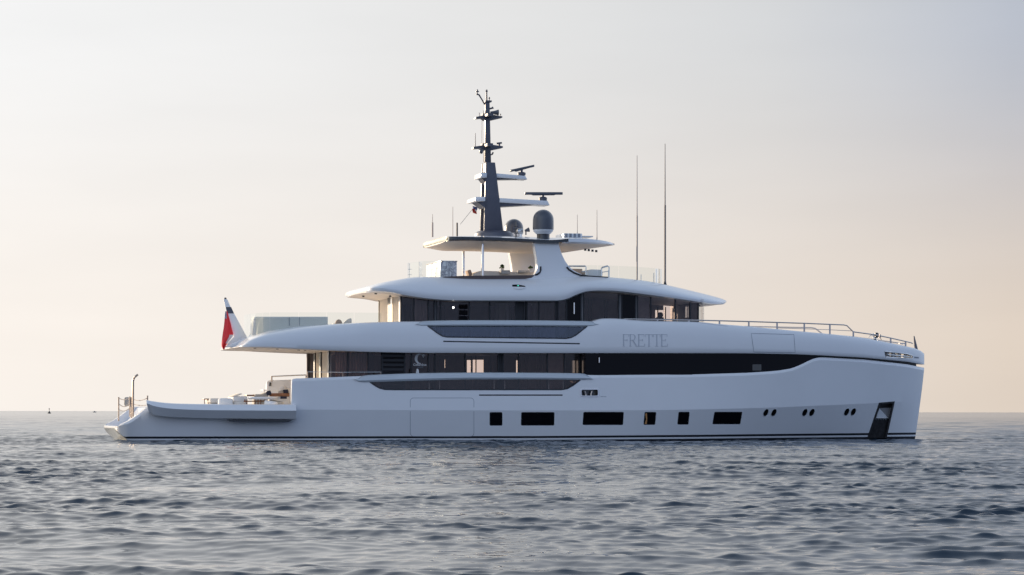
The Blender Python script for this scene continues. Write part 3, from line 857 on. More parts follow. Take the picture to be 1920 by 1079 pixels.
# downlights under the overhangs
for x, y, v in ((672,551,-1.5),(702,553,-1.6)):
    c = Q(x, y, v)
def puck(p, r, root, mt=BLACK, nm='downlight'):
    MB().lathe(p, [(0,-.03),(r,-.03),(r,.05),(0,.05)], 12).build(nm, mt, root)
def soffit_z(P, u):
    best = min(P, key=lambda p: abs(p[0].x - u))
    return best[0].z
for u_, v_ in ((Q(690,550,-2.6).x+.5,-2.2),(Q(690,550,-2.6).x+1.4,-1.6),(Q(690,550,-2.6).x+.5,1.2),(Q(1340,570,-.5).x-.6,.4),(Q(1340,570,-.5).x-1.5,1.2)):
    puck((u_, v_, soffit_z(P, u_)), .07, roof)
BP = [[Su(s, up_bot(s))] for s in range(445, 700, 5)]
for x in (478, 520, 560, 572):
    p = Q(x, up_bot(x), -2.9)
    puck((p.x, -2.9, soffit_z(BP, p.x)), .07, belt)

# ------------------------------------------------------------------ hardtop and its legs
leg_poly = [(1000,452),(1003.5,470),(1006.5,485),(1007.6,497),(1007,506),(1004,513),(997,519),(984,524),(984,530),(1108,530),(1108,519.5),(1098,517),(1086,512.4),(1076,507.2),(1067.5,500),(1060,489.5),(1054.2,477.5),(1050,465.5),(1047,452)]
HV = 2.92
for sg in (-1, 1):
    A = [Q(x, y, -HV) for x, y in leg_poly]
    B = [Vector((p.x, -HV+.5, p.z)) for p in A]
    if sg > 0:
        A = [Vector((p.x, -p.y, p.z)) for p in A]; B = [Vector((p.x, -p.y, p.z)) for p in B]
    MB().prism(A, B).build('hardtop_leg', WHITE, yacht, bevel=.06, seg=3)
leg = bpy.data.objects['hardtop_leg']
MB().tube([Q(x, y, -HV-.01) for x, y in ((1013.6,500),(1013.6,507),(1012,511.5),(1007.5,514.8),(1003,516))], .05, 8).build('leg_trim', FRAME, leg)
MB().tube([Q(x, y, -HV-.01) for x, y in ((1062.6,501),(1067,506),(1076,511.8),(1088,516.4),(1104,518.6),(1140,521))], .05, 8).build('leg_trim', FRAME, leg)

t_bot = curve([(832,453.6),(845,452.4),(870,452),(900,452.3),(960,453.8),(1000,455.8),(1030,457.2),(1048,457),(1100,457.4),(1135,458.6),(1152,460)])
t_up = curve([(832,444.4),(845,444),(900,444.8),(960,446.8),(1000,449),(1030,450.4),(1050,449.6),(1067,447.6),(1100,448.6),(1130,451.8),(1145,455.5),(1152,459)])
t_crown = curve([(832,444),(845,441.8),(880,438.6),(930,437.4),(1000,438),(1060,440.6),(1100,444.4),(1130,449),(1145,453.6),(1152,458.6)])
tb = curve([(832,2.2),(834,2.6),(838,2.95),(846,3.12),(860,3.2),(1050,3.2),(1080,3.0),(1110,2.5),(1135,1.6),(1148,.8),(1152,.1)])
sts = [832,832.6,833.5,835,838,842,846] + list(range(850,1146,6)) + [1148,1150,1152]
P = []
for s in sts:
    yb, yu, yc = t_bot(s), t_up(s), min(t_crown(s), t_up(s)-.2)
    b = tb(s)
    p0, p1 = Q(s, yb, -(b-.12)), Q(s, yb + (yu-yb)*.35, -b)
    p2, p3 = Q(s, yu, -(b-.03)), Q(s, yu-.6, -(b-.14))
    rise = (yu-yc)/FPX*DIST
    cr = [Vector((p3.x, -b*k, p3.z + rise*(1-k*k)*.9)) for k in (.8,.55,.25)]
    side = [p0, p1, p2, p3] + cr
    P.append(side + [Vector((p.x, -p.y, p.z)) for p in side[::-1]])
nr = len(P[0]); nh = nr//2
xsm = [(Q(1067,450,-3).x)]
mb = MB()
def rmt(i, j):
    jj = min(j, nr-2-j)
    x = sts[i]
    if x < 842 and jj < 3: return 3  # aft edge coloured gold for its sunset reflection
    if jj == 0 and 842 <= x < 1053: return 2
    if jj == 1 and 838 <= x < 1066: return 2
    return 0
mb.grid(P, rowmat=rmt)
Pu = []
for s, p in zip(sts, P):
    a, b = p[0], p[-1]
    k_ = min(1, max(0, (s-832)/40), max(0, (1152-s)/60))
    dz = -.26*k_
    Pu.append([a, a.lerp(b, .06), a.lerp(b, .16)+Vector((0,0,dz*.5)), a.lerp(b, .25)+Vector((0,0,dz)), a.lerp(b, .5)+Vector((0,0,dz)), a.lerp(b, .75)+Vector((0,0,dz)), a.lerp(b, .88)+Vector((0,0,dz*.8)), a.lerp(b, .96)+Vector((0,0,dz*.3)), b])
mb.grid(Pu, mi=1)
mb.grid([[P[0][j] for j in range(nh)], [P[0][nr-1-j] for j in range(nh)]], mi=3)
mb.grid([[P[-1][j] for j in range(nh)], [P[-1][nr-1-j] for j in range(nh)]])
hardtop = mb.build('hardtop', [WHITE, SOFFIT, BLACK, GOLD], yacht, ang=40)
for v in (-2.2, 2.2):
    p = Q(905, 440, -2.2) ; q = Q(905, 524, -2.2)
    MB().tube([(q.x, v, q.z), (p.x, v, p.z-.1)], .075, 14).build('hardtop_post', STEEL, hardtop)
for i, x in enumerate((1097.5,1104,1111,1118)):
    p = Q(x, 464.5 - i*1.7, -.9 + i*.35)
    MB().lathe((p.x, p.y, Q(1100,457.4,-2.4).z-.245), [(0,-.04),(.07,-.04),(.07,.08),(0,.08)], 12).build('downlight', BLACK, hardtop)
# things bolted on top
def radome(px, py_top, v, name='radome'):
    c = Q(px, 450.5, v)
    r = 19.8/FPX*(DIST-3)
    H = (450.5-393)/FPX*(DIST-3)
    d = MB()
    prof = [(.0,H)] + [(r*math.sin(math.radians(a)), H - r + r*math.cos(math.radians(a))) for a in (10,20,30,40,50,60,70,80,90)] + [(r*1.01, H*.42), (r*1.0, H*.34), (r*.97,H*.335), (r*.90,H*.27), (r*.70,H*.20), (.0,H*.20)]
    o_ = MB().lathe(c, prof[:12] + [(0,H*.34)], 36).build(name, DOME, hardtop)
    MB().lathe(c, [(0,H*.338),(r*.97,H*.338),(r*.93,H*.28),(r*.66,H*.19),(0,H*.19)], 36).build('radome_skirt', WHITE, hardtop)
    MB().lathe(c, [(0,H*.19),(r*.62,H*.19),(r*.60,H*.10),(r*.66,0),(r*.66,-.12),(0,-.12)], 24).build('radome_base', BLACK, hardtop)
    return c
c = radome(1018.5, 393, -2.55)
c2 = Q(963.5, 452, 2.75)
r = 17.6/FPX*(DIST+3); H = Q(963.5, 411, 2.75).z - c2.z
prof = [(0,H)] + [(r*math.sin(math.radians(a)), H - r + r*math.cos(math.radians(a))) for a in (10,20,30,40,50,60,70,80,90)] + [(r*1.01, H*.42), (r, H*.34), (0,H*.34)]
MB().lathe(c2, prof, 36).build('radome', DOME, hardtop)
MB().lathe(c2, [(0,H*.338),(r*.97,H*.338),(r*.93,H*.28),(r*.66,H*.19),(0,H*.19)], 36).build('radome_skirt', WHITE, hardtop)
MB().lathe(c2, [(0,H*.19),(r*.62,H*.19),(r*.66,-.2),(0,-.2)], 24).build('radome_base', BLACK, hardtop)

def whip(px, y0, y1, v, r0, r1, mt, parent, ymid=None, rm_=None):
    a, b = Q(px, y0, v), Q(px, y1, v)
    pts, rs = [a, b], [r0, r1]
    if ymid:
        m_ = Q(px, ymid, v)
        pts = [a, m_, m_ + Vector((0,0,.02)), b]; rs = [r0, r0*.9, rm_, r1]
    MB().tube(pts, rs, 8).build('whip_antenna', mt, parent)
AM = mat('antenna_pale_brown', (.42,.34,.30), .5)
whip(1194.5, 527, 292, -2.0, .045, .016, AM, roof, 405, .028)
whip(1247, 536, 270, -1.2, .06, .018, mat('antenna_dark', (.24,.20,.18), .5), roof, 385, .035)
MB().lathe(Q(1247,535,-1.2), [(0,-.1),(.11,-.1),(.09,.05),(.05,.22),(0,.22)], 12).build('antenna_foot', BLACK, roof)
whip(811, 445, 402, 1.6, .05, .012, AM, hardtop, 418, .02)
whip(849, 446, 388, -1.2, .022, .012, AM, hardtop)
whip(857, 443.5, 418, 0.4, .05, .045, mat('antenna_black', (.06,.05,.05), .5), hardtop)
whip(1082.5, 446, 403, -.6, .02, .012, AM, hardtop)
whip(1119.3, 450, 394, -1.6, .03, .012, AM, hardtop, 446, .022)
a = MB().tube([Q(967.5,450,-2.6), Q(967.5,415,-2.6)], [.05,.025], 8)
for y, w in ((430,5),(425.5,4),(438,4)):
    a.tube([Q(967.5-w,y,-2.6), Q(967.5+w,y,-2.6)], .02, 6)
a.build('antenna_cross', BLACK, hardtop)
# searchlights by the domes and the low housing ahead
a = MB(); c = Q(976, 434, -1.0)
a.lathe(c, [(0,-.2),(.14,-.18),(.17,0),(.15,.10),(0,.12)], 18, axis='x'); a.lathe(c-Vector((0,0,.35)), [(0,-.3),(.12,-.3),(.08,.2),(0,.2)], 12)
a.build('searchlight', STEEL, hardtop)
a = MB().tube([Q(984,433,-.6), Q(992,431,-.6)], [.05,.13], 12); a.tube([Q(986,434,-.6), Q(986,441,-.6)], .04, 8)
a.build('loudspeaker', DOME, hardtop)
a, b = Q(1057, 437.5, -1.2), Q(1092, 446, -1.2)
MB().box((a.x, -1.2, b.z-.1), (b.x, .5, a.z)).build('antenna_housing', STONE, hardtop, bevel=.05)
for k in range(4):
    p = Q(1062+k*8, 441, -1.24)
    MB().box((p.x-.06, -1.24, p.z-.12), (p.x+.06, -1.19, p.z+.08)).build('housing_vent', SEAM, hardtop)
a, b = Q(1092, 442.5, -1.0), Q(1112, 446, -1.0)
MB().box((a.x, -1.0, a.z-.06), (b.x, .4, a.z)).build('solar_panel', CAPG, hardtop)

# ------------------------------------------------------------------ mast
MV = 0.52
fin = [(911,304.5),(928.5,305),(944.3,438),(907.6,438)]
A = [Q(x, y, -MV) for x, y in fin]
mast = MB().prism(A, [p + Vector((0,.16,0)) for p in A]).build('mast', MAST, yacht, bevel=.02)
MB().prism([Vector((p.x, MV, p.z)) for p in A], [Vector((p.x, MV-.16, p.z)) for p in A]).build('mast_fin', MAST, mast, bevel=.02)
a, b = Q(911.5, 305, -MV), Q(928, 322, -MV)
MB().box((a.x+.02, -MV+.16, b.z), (b.x-.02, MV-.16, a.z-.01)).build('mast_head', MAST, mast)
a, b = Q(913, 322, -.2), Q(925, 438, -.2)
MB().prism([Vector((a.x+.1,-.2,a.z)), Vector((a.x+.42,-.2,a.z)), Vector((a.x+.72,-.2,b.z)), Vector((a.x+.05,-.2,b.z))], [Vector((a.x+.1,.2,a.z)), Vector((a.x+.42,.2,a.z)), Vector((a.x+.72,.2,b.z)), Vector((a.x+.05,.2,b.z))]).build('mast_core', MAST, mast)
a = Q(926, 438, 0)
MB().lathe((a.x, 0, a.z-.12), [(0,.22),(.9,.22),(1.05,.1),(1.1,-.1),(0,-.1)], 28).build('mast_foot', MAST, mast)
pole = [(909.2,306),(921,306),(918.2,191),(910,191)]
A = [Q(x, y, -.14) for x, y in pole]
MB().prism(A, [p + Vector((0,.28,0)) for p in A]).build('mast_pole', MAST, mast, bevel=.02)
MB().tube([Q(907.5,304,.35), Q(909,224,.35)], .045, 8).build('cable_conduit', MAST, mast)

def arm(xl, xr, yl0, yr0, yl1, yr1, v, under, name):
    """wing carrying a radar: fascia plate with a keel under it"""
    A = [Q(xl, yl0, -v), Q(xr-3, yr0, -v), Q(xr+1, yr1, -v), Q(xl, yl1, -v)]
    o_ = MB().prism(A, [Vector((p.x, v, p.z)) for p in A]).build(name, WHITE, mast, bevel=.025)
    return o_
arm(931, 988, 325.3, 330, 333.3, 337, .45, 0, 'radar_arm')
arm(937, 1030, 371.6, 376.8, 380, 385.5, .55, 0, 'radar_arm')
for (x0, x1, y0, y1, y2, v) in ((930,975,333.3,336.4,337,.33),(937,1008,380,383.8,388,.42)):
    A = [Q(x0, y0, -v), Q(x1, y1, -v), Q(x0, y2, -v)]
    MB().prism(A, [Vector((p.x, v, p.z)) for p in A]).build('arm_keel', MAST, mast)
for (x0, x1, y0, y1, v, v2) in ((902,913,324,333.5,.75,.45),(892,910,369.4,377.5,1.0,.6)):
    A = [Q(x0, y0, -v), Q(x1, y0, -v), Q(x1, y1, -v), Q(x0-1, y1, -v)]
    st = MB().prism(A, [Vector((p.x, v, p.z)) for p in A]).build('light_bracket', WHITE, mast, bevel=.03)
    B = [Q(x0+1, y1, -v2), Q(x1, y1, -v2), Q(x1, y1+13, -v2)]
    MB().prism(B, [Vector((p.x, v2, p.z)) for p in B]).build('bracket_keel', MAST, mast)

def radar(xa, ya, xb, yb, hh, px, py0, py1, v):
    A, B = Q(xa, ya, v), Q(xb, yb, v)
    d = (B-A)
    hz = hh/FPX*DIST
    m_ = MB()
    w = .10
    p = []
    for q in (A, A.lerp(B,.05), A.lerp(B,.95), B):
        k = .55 if q in (A, B) else 1
        p.append([q+Vector((0,-w*k,-hz/2)), q+Vector((0,w*k,-hz/2)), q+Vector((0,w*k,hz/2)), q+Vector((0,-w*k,hz/2))])
    m_.grid(p, wrap=True)
    m_.f += [(0,1,2,3), (12,13,14,15)]; m_.m += [0, 0]
    o_ = m_.build('radar_scanner', DOME, mast, bevel=.015)
    A2, B2 = A.lerp(B,.18), A.lerp(B,.82)
    MB().prism([A2+Vector((0,-.06,-hz*.5)), B2+Vector((0,-.06,-hz*.5)), B2+Vector((-.1,-.06,-hz*.75)), A2+Vector((.1,-.06,-hz*.75))],[A2+Vector((0,.06,-hz*.5)), B2+Vector((0,.06,-hz*.5)), B2+Vector((-.1,.06,-hz*.75)), A2+Vector((.1,.06,-hz*.75))]).build('radar_rib', DOME, mast)
    c_ = Q(px, py1, v); h = (py1-py0)/FPX*DIST
    MB().lathe(c_, [(0,0),(.15,0),(.22,h*.12),(.23,h*.62),(.16,h*.75),(.07,h*.8),(.07,h*1.3),(0,h*1.3)], 20).build('radar_pedestal', MAST, mast)
# the fore scanner is turned away from us, so its far end shows higher
radar(956.5, 321, 1001.5, 311.3, 4.2, 978, 321, 330, 0)
radar(983.5, 363.2, 1054.8, 363.2, 4.8, 1018, 367, 378, 0)

def spreader(xl, xr, yt, yb, xc, name='spreader'):
    v = .12
    A = [Q(xl, yt+3.5, -v), Q(xc-8, yt+1, -v), Q(xc-7, yt-3.5, -v), Q(xc+6, yt-1, -v), Q(xr, yt+2.5, -v), Q(xr, yb-2, -v), Q(xc+6, yb+3.2, -v), Q(xc-4, yb+2.5, -v), Q(xl+12, yb-1, -v), Q(xl, yb, -v)]
    MB().prism(A, [Vector((p.x, .35, p.z)) for p in A]).build(name, MAST, mast)
    MB().prism([Vector((Q(xc-6,yt,0).x, -.9, Q(xc,yt,0).z)), Vector((Q(xc+5,yt,0).x, -.9, Q(xc,yt,0).z)), Vector((Q(xc+5,yb,0).x, -.9, Q(xc,yb-2,0).z)), Vector((Q(xc-6,yb,0).x, -.9, Q(xc,yb-2,0).z))],
               [Vector((Q(xc-6,yt,0).x, .9, Q(xc,yt,0).z)), Vector((Q(xc+5,yt,0).x, .9, Q(xc,yt,0).z)), Vector((Q(xc+5,yb,0).x, .9, Q(xc,yb-2,0).z)), Vector((Q(xc-6,yb,0).x, .9, Q(xc,yb-2,0).z))]).build('spreader', MAST, mast)
spreader(892.5, 942, 216, 223, 913)
spreader(888, 943, 272, 279.5, 912)
def stub(pts, r, nm, mt=MAST): MB().tube(pts, r, 10).build(nm, mt, mast)
stub([Q(898.6,218,-.3), Q(898.6,212.5,-.3), Q(898.6,212,-.3)], [.02,.02,.04], 'mast_light')
stub([Q(906.3,214,0), Q(906.3,208.5,0), Q(906.3,208,0)], [.02,.02,.04], 'mast_light')
stub([Q(938.5,219,0), Q(938.5,215,0), Q(938.5,214,0)], [.02,.02,.05], 'mast_light')
stub([Q(909,196.5,0), Q(898,178,0), Q(893,177,0)], .045, 'anemometer_arm')
MB().lathe(Q(895,176,0), [(0,0),(.03,0),(.03,.08),(.10,.09),(.10,.13),(.04,.15),(.04,.22),(0,.24)], 12).build('anemometer', MAST, mast)
stub([Q(912.4,191,0), Q(912.4,173,0), Q(912.4,172.4,0), Q(912.4,168.5,0)], [.05,.04,.07,.04], 'mast_antenna')
stub([Q(917.3,191,0), Q(917.3,186,0), Q(917.3,185,0), Q(917.3,182.5,0)], [.025,.025,.05,.04], 'mast_light')
MB().box(tuple(Q(909,191,0)+Vector((0,-.2,-.03))), tuple(Q(920.5,189.5,0)+Vector((0,.2,.0)))).build('mast_cap', MAST, mast)
stub([Q(918,204.5,-.1), Q(923,203,-.1), Q(925.5,203.4,-.1)], [.05,.05,.03], 'mast_camera'); stub([Q(923.5,203.5,-.1), Q(923.5,200.5,-.1)], [.05,.03], 'mast_camera')
MB().lathe(Q(919.5,211,-.35), [(0,0),(.05,.0),(.08,.18),(.13,.34),(.17,.44),(.15,.44),(0,.30)], 18, axis='x').build('fog_horn', DOME, mast)
stub([Q(928,216,-.3), Q(928,213,-.3)], .03, 'horn_bracket')
stub([Q(891.3,275,-.4), Q(891.3,250,-.4)], [.025,.015], 'mast_antenna')
stub([Q(903.2,270,-.3), Q(903.8,221,-.3)], .012, 'halyard')
MB().lathe(Q(902.3,289,-.3), [(0,0),(.08,.03),(.11,.13),(.09,.22),(.03,.25),(.03,.34),(0,.34)], 14).build('hanging_lamp', DOME, mast)
stub([Q(931,269.5,0), Q(940.8,268.2,0)], .05, 'mast_sensor'); stub([Q(936,270,0), Q(936,274,0)], .06, 'mast_sensor')
stub([Q(920,291,-.1), Q(923,289.5,-.1), Q(924.5,286,-.1)], [.03,.05,.05], 'mast_camera')

# ------------------------------------------------------------------ rails, glass and staffs
rail = [(1163,602.5),(1166,599.6),(1172,598.4),(1233,599.4),(1292,600.6),(1349,601.8),(1404,603.3),(1457,605),(1508,606.6),(1556,608.6),(1582,609.6),(1588,611),(1599,621.8),(1603,623),(1640,628),(1670,634.2),(1698,640.6),(1708,643),(1711,644.4)]
def rb_(px): return max(.12, b_u(px) - .45*min(1, b_u(px)/1.6))
rp = [Q(x, y, -rb_(x)) for x, y in rail]
railing = MB().tube(rp, .035, 8).build('handrail', RAILS, yacht)
for x in (1173.5,1233,1292,1349,1404,1457,1508,1556,1600,1670,1698):
    y = lin(rail)(x)
    MB().prism([Q(a, b, -rb_(x)-.03) for a, b in ((x-1.6,y),(x+1.6,y),(x+1.6,up_top(x)+2.5),(x-1.6,up_top(x)+2.5))],[Q(a, b, -rb_(x)+.02) for a, b in ((x-1.6,y),(x+1.6,y),(x+1.6,up_top(x)+2.5),(x-1.6,up_top(x)+2.5))]).build('stanchion', RAILS, railing)
MB().tube([Q(x, y, -rb_(x)) for x, y in ((1457,615.5),(1508,617),(1556,618.8),(1596,620.8))], .018, 6).build('rail_wire', RAILS, railing)
MB().tube([p*1 if 0 else Vector((p.x, -p.y, p.z)) for p in rp], .035, 8).build('handrail', RAILS, yacht)
MB().prism([Q(x, y, -rb_(x)-.02) for x, y in ((1168,600.4),(1193,600.6),(1196,604.6),(1168,604))],[Q(x, y, -rb_(x)+.5) for x, y in ((1168,600.4),(1193,600.6),(1196,604.6),(1168,604))]).build('dark_gap_block', BLACK, belt)  # solid black block painted in as the dark opening under the rail
# low coaming in front of the wheelhouse
# jackstaff and bow gear
MB().tube([Q(1718,656,0), Q(1716,645,0), Q(1713.8,630.5,0)], [.10,.075,.03], 10).build('jackstaff', MAST, yacht)
wl = MB(); c = Q(1640, 634, -1.0)
wl.lathe(c - Vector((0,0,.35)), [(0,0),(.22,0),(.2,.2),(.11,.3),(.11,.42),(.2,.5),(.17,.6),(0,.62)], 16)
wl.build('windlass', STEEL, yacht)
MB().lathe(Q(1643,629,-1.2), [(0,-.12),(.14,-.1),(.16,.05),(.12,.12),(0,.14)], 14, axis='x').build('bow_searchlight', BLACK, yacht)
MB().lathe(Q(1649.5,630.5,-.7), [(0,-.07),(.09,-.05),(.09,.05),(0,.07)], 12, axis='x').build('bow_bell', BRONZE, yacht)
MB().tube([Q(1649.8,631,-.7), Q(1652.5,638,-.7)], .02, 6).build('bow_bell_bracket', BRONZE, yacht)
MB().tube([Q(1628.4,635,-1), Q(1630,631,-1), Q(1634,628,-1)], .02, 6).build('windlass_lever', STEEL, yacht)
MB().box(tuple(Q(1687,645.4,-.5)), tuple(Q(1696,643.6,-.3))).build('bow_cleat', STEEL, yacht)

def balustrade(pts, y0, name='glass_balustrade', parent=yacht, posts=()):
    """upright glass sheets along (px, base row, v) points with a constant top row"""
    for (xa, ya, va, ta), (xb, yb, vb, tb_) in zip(pts, pts[1:]):
        A = [Q(xa, ya, va), Q(xb, yb, vb), Q(xb, tb_, vb), Q(xa, ta, va)]
        n = (A[1]-A[0]).cross(A[3]-A[0]).normalized()
        g = .06*(A[1]-A[0]).normalized()*.3
        A = [A[0]+g, A[1]-g, A[2]-g, A[3]+g]
        MB().prism(A, [p + n*.018 for p in A]).build(name, GL_CLEAR, parent)
# aft end of the bridge deck, wrapping round the stern
vb_ = -3.3
balustrade([(458,634,1.5,590.5),(464,632,.2,590),(470,630,-1.2,589),(480,626,-2.5,588),(492,624,-3.1,587),(506,621,vb_,586.4),(560,613.5,vb_,586.2),(612,609,vb_,586.2),(664,606.5,vb_,586.6),(716,605,vb_,587)], 0, parent=belt)
# sun deck
balustrade([(764,523,2.2,494),(767,523,.6,493),(786,522,-1.0,491),(792,521,-2.5,490),(850,520,-2.75,489)], 0, parent=roof)
balustrade([(1066,518,-2.75,497),(1120,520,-2.75,498),(1160,522,-2.7,499),(1197,525,-2.55,501),(1228,530,-2.1,503.6),(1240,533,-1.2,505),(1238,534,.6,506.6)], 0, parent=roof)
for x, y0, y1, v in ((767.5,521,494,.6),(786,520,491,-1)):
    MB().tube([Q(x,y0,v), Q(x,y1,v)], .025, 6).build('stanchion', STEEL, roof)
for y in (505.5, 515.5):
    MB().tube([Q(765,y,.6), Q(772.5,y,.6)], .02, 6).build('rail_wire', STEEL, roof)
for x, y0, y1, v in ((1226,531,512,-2.0),(1230.5,531,505,-1.6),(1202,527,515,-2.4)):
    MB().tube([Q(x,y0,v), Q(x,y1,v)], .022, 6).build('stanchion', CAPG, roof)
MB().tube([Q(1066,499.5,-2.3), Q(1097.5,499.5,-2.3), Q(1098.4,500.5,-2.3), Q(1098.4,518,-2.3)], .04, 8).build('handrail', STEEL, roof)
MB().tube([Q(1127.6,519,-2.3), Q(1127.6,504,-2.3), Q(1129.5,502,-2.3), Q(1139,499.2,-2.2), Q(1141.6,501,-2.2), Q(1141.6,521,-2.2)], .045, 8).build('handrail', STEEL, roof)
MB().tube([Q(1127.6,511,-2.3), Q(1141.6,509,-2.2)], .025, 6).build('handrail', STEEL, roof)
MB().tube([Q(1090,510,-2.3), Q(1098.4,509.5,-2.3)], .025, 6).build('handrail', STEEL, roof)

# side rail on the main deck
MB().tube([Q(509.5,716,3.6), Q(509.5,705.5,3.6)], .04, 8).build('stanchion', BRONZE, yacht)
MB().tube([Q(509.5,706.3,3.6), Q(545,704.6,3.6), Q(574,703.4,3.4)], .035, 8).build('handrail', STEEL, yacht)
for x in (573.5, 577):
    MB().tube([Q(x,712,-3.9), Q(x,697 if x > 575 else 703,-3.9)], .03, 8).build('stanchion', BRONZE, yacht)
MB().tube([Q(577,697.5,-3.9), Q(640,698.5,-3.9), Q(715,698,-3.9)], .018, 6).build('rail_wire', STEEL, yacht)
for x in (643, 714):
    MB().tube([Q(x,709,-3.9), Q(x,697.5,-3.9)], .025, 6).build('stanchion', BRONZE, yacht)
MB().lathe(Q(782.5,699,-4.0), [(.16,-.03),(.20,-.03),(.20,.03),(.16,.03),(.16,-.03)], 20, axis='x').build('lifebuoy_bracket', STONE, yacht)

# stern staffs and chains
def post(x, y0, y1, v, r=.038):
    MB().tube([Q(x,y0,v), Q(x,y1,v), Q(x,y1-.6,v)], [r, r, r*1.3], 10).build('stern_stanchion', BRONZE, yacht)
SV = {222.5: -1.6, 243.5: -2.9, 246.6: -1.0, 276.5: -3.9}
post(222.5, 790, 745.6, -1.6); post(243.5, 782, 744.6, -2.9); post(246.6, 785, 745.5, -1.0, .042); post(276.5, 756, 742.8, -3.9)
MB().tube([Q(249.4,782,-2.2), Q(249.4,716,-2.2), Q(250.6,711,-2.2), Q(253,707.2,-2.2), Q(258.6,702.6,-2.2)], .055, 10).build('davit_post', BRONZE, yacht)
def chain(a, b, sag, r=.022):
    A, B = Q(*a), Q(*b)
    MB().tube([A.lerp(B, k/12) - Vector((0,0,sag*4*(k/12)*(1-k/12))) for k in range(13)], r, 6).build('stern_chain', ROPE, yacht)
chain((222.5,746.5,-1.6),(243.5,746,-2.9),.10); chain((222.5,757,-1.6),(243.5,757,-2.9),.16); chain((222.5,768,-1.6),(243.5,765,-2.9),.12)
chain((246.6,747,-1),(275,747,-3.9),.12); chain((246.6,757,-1),(274,760,-3.9),.05)
# stern flag fin
ff = [(419,560.5),(426.2,561.5),(433,577),(462.5,630.5),(462.5,633.5),(428,651),(424,648.5),(429.5,641),(438.5,631),(423.6,580)]
FV = 0.05
def fin_part(poly, name, mt, w=.09):
    A = [Q(x, y, -w) for x, y in poly]
    return MB().prism(A, [Vector((p.x, w, p.z)) for p in A]).build(name, mt, yacht, bevel=.02)
fin_o = fin_part(ff, 'flagstaff', WHITE)
A = [Q(x, y, -.095) for x, y in ((423.3,576),(433.4,576),(439,588.2),(426.2,588.2))]
MB().prism(A, [Vector((p.x, .095, p.z)) for p in A]).build('staff_stripe', DOME, fin_o)
MB().lathe(Q(422.6,561.5,0), [(0,0),(.06,0),(.06,.08),(0,.1)], 10).build('staff_lamp', BLACK, fin_o)
fb = [(428,651),(424,649.5),(462.5,632),(470,634),(452,651)]
A = [Q(x, y, -.5) for x, y in fb]
MB().prism(A, [Vector((p.x, .5, p.z)) for p in A]).build('staff_foot', WHITE, fin_o, bevel=.04)

# fender rolled up against the stern wing
MB().lathe(Q(239,762,-.9), [(0,0),(.15,.02),(.18,.1),(.18,.38),(.14,.46),(0,.48)], 16).build('stern_fender', FABG, yacht)

# ------------------------------------------------------------------ lettering
def letters(word, x0, x1, y0, y1, S, off, parent, mt, widths=None, name='name_letter', th=.02):
    """serif capitals from strokes on a surface"""
    G = {
     'F': (.78, [(.10,0,.10,1,.13),(.0,1,.22,1,.05),(.0,0,.26,0,.05),(.1,.985,.70,.985,.05),(.70,.80,.70,1,.05),(.1,.52,.52,.52,.05),(.52,.42,.52,.62,.05)]),
     'R': (.98, [(.10,0,.10,1,.13),(.0,1,.22,1,.05),(.0,0,.24,0,.05),(.1,.98,.48,.98,.05),(.48,.98,.62,.90,.08),(.63,.90,.66,.72,.12),(.66,.74,.55,.55,.09),(.55,.54,.1,.50,.05),(.38,.52,.80,.05,.13),(.74,.0,.96,.0,.05)]),
     'E': (.86, [(.10,0,.10,1,.13),(.0,1,.22,1,.05),(.0,0,.22,0,.05),(.1,.985,.72,.985,.05),(.72,.80,.72,1,.05),(.1,.52,.55,.52,.05),(.55,.42,.55,.62,.05),(.1,.015,.76,.015,.05),(.78,.0,.80,.22,.05)]),
     'T': (.90, [(.43,0,.43,1,.13),(.28,0,.58,0,.05),(.02,.985,.84,.985,.05),(.03,.78,.03,1,.05),(.83,.78,.83,1,.05)]),
    }
    tot = sum(G[c][0] for c in word)
    x = x0; k = (x1-x0)/tot
    for ch in word:
        w, st = G[ch]
        m_ = MB()
        for i, (a, b, c_, d, t_) in enumerate(st):
            ax, ay, bx, by = x + a*k, y1 + (y0-y1)*b, x + c_*k, y1 + (y0-y1)*d
            L = math.hypot(bx-ax, by-ay) or 1
            nx, ny = -(by-ay)/L*t_*k/2, (bx-ax)/L*t_*k/2
            q = [(ax+nx, ay+ny), (bx+nx, by+ny), (bx-nx, by-ny), (ax-nx, ay-ny)]
            o = off + i*.0006
            m_.prism([S(p, r_, o) for p, r_ in q], [S(p, r_, -.01) for p, r_ in q])
        m_.build(name, mt, parent, smooth=False)
        x += w*k
letters('FRETTE', 1167.5, 1253, 627.2, 649.6, Su, .015, belt, LETTER)

# maker's sign on the saloon glass: a swash C over a word and a smaller word
def Sg(px, py, off=0.0): return Q(px, py, -(VS + off))
def arcs(cx, cy, rx, ry, a0, a1, wfun, n=26):
    L, R = [], []
    for i in range(n+1):
        a = math.radians(a0 + (a1-a0)*i/n)
        w = wfun(i/n)
        L.append((cx + (rx+w)*math.cos(a), cy + (ry+w)*math.sin(a)))
        R.append((cx + (rx-w)*math.cos(a), cy + (ry-w)*math.sin(a)))
    return L, R
lg = MB()
L, R = arcs(787.5, 673.2, 7.4, 8.6, -62, -285, lambda t: .45 + 2.1*math.sin(math.pi*t)**1.4)
lg.grid([[Sg(x, y, .012) for x, y in L], [Sg(x, y, .012) for x, y in R]])
for tri in ([(791.2,665.2),(795.6,664.4),(793.6,672)], [(793.2,667.2),(796.8,665.6),(793.4,670.6)]):
    lg.add([Sg(x, y, .0125) for x, y in tri], [(0,1,2)])
lg.build('maker_emblem', LOGOW, saloon)
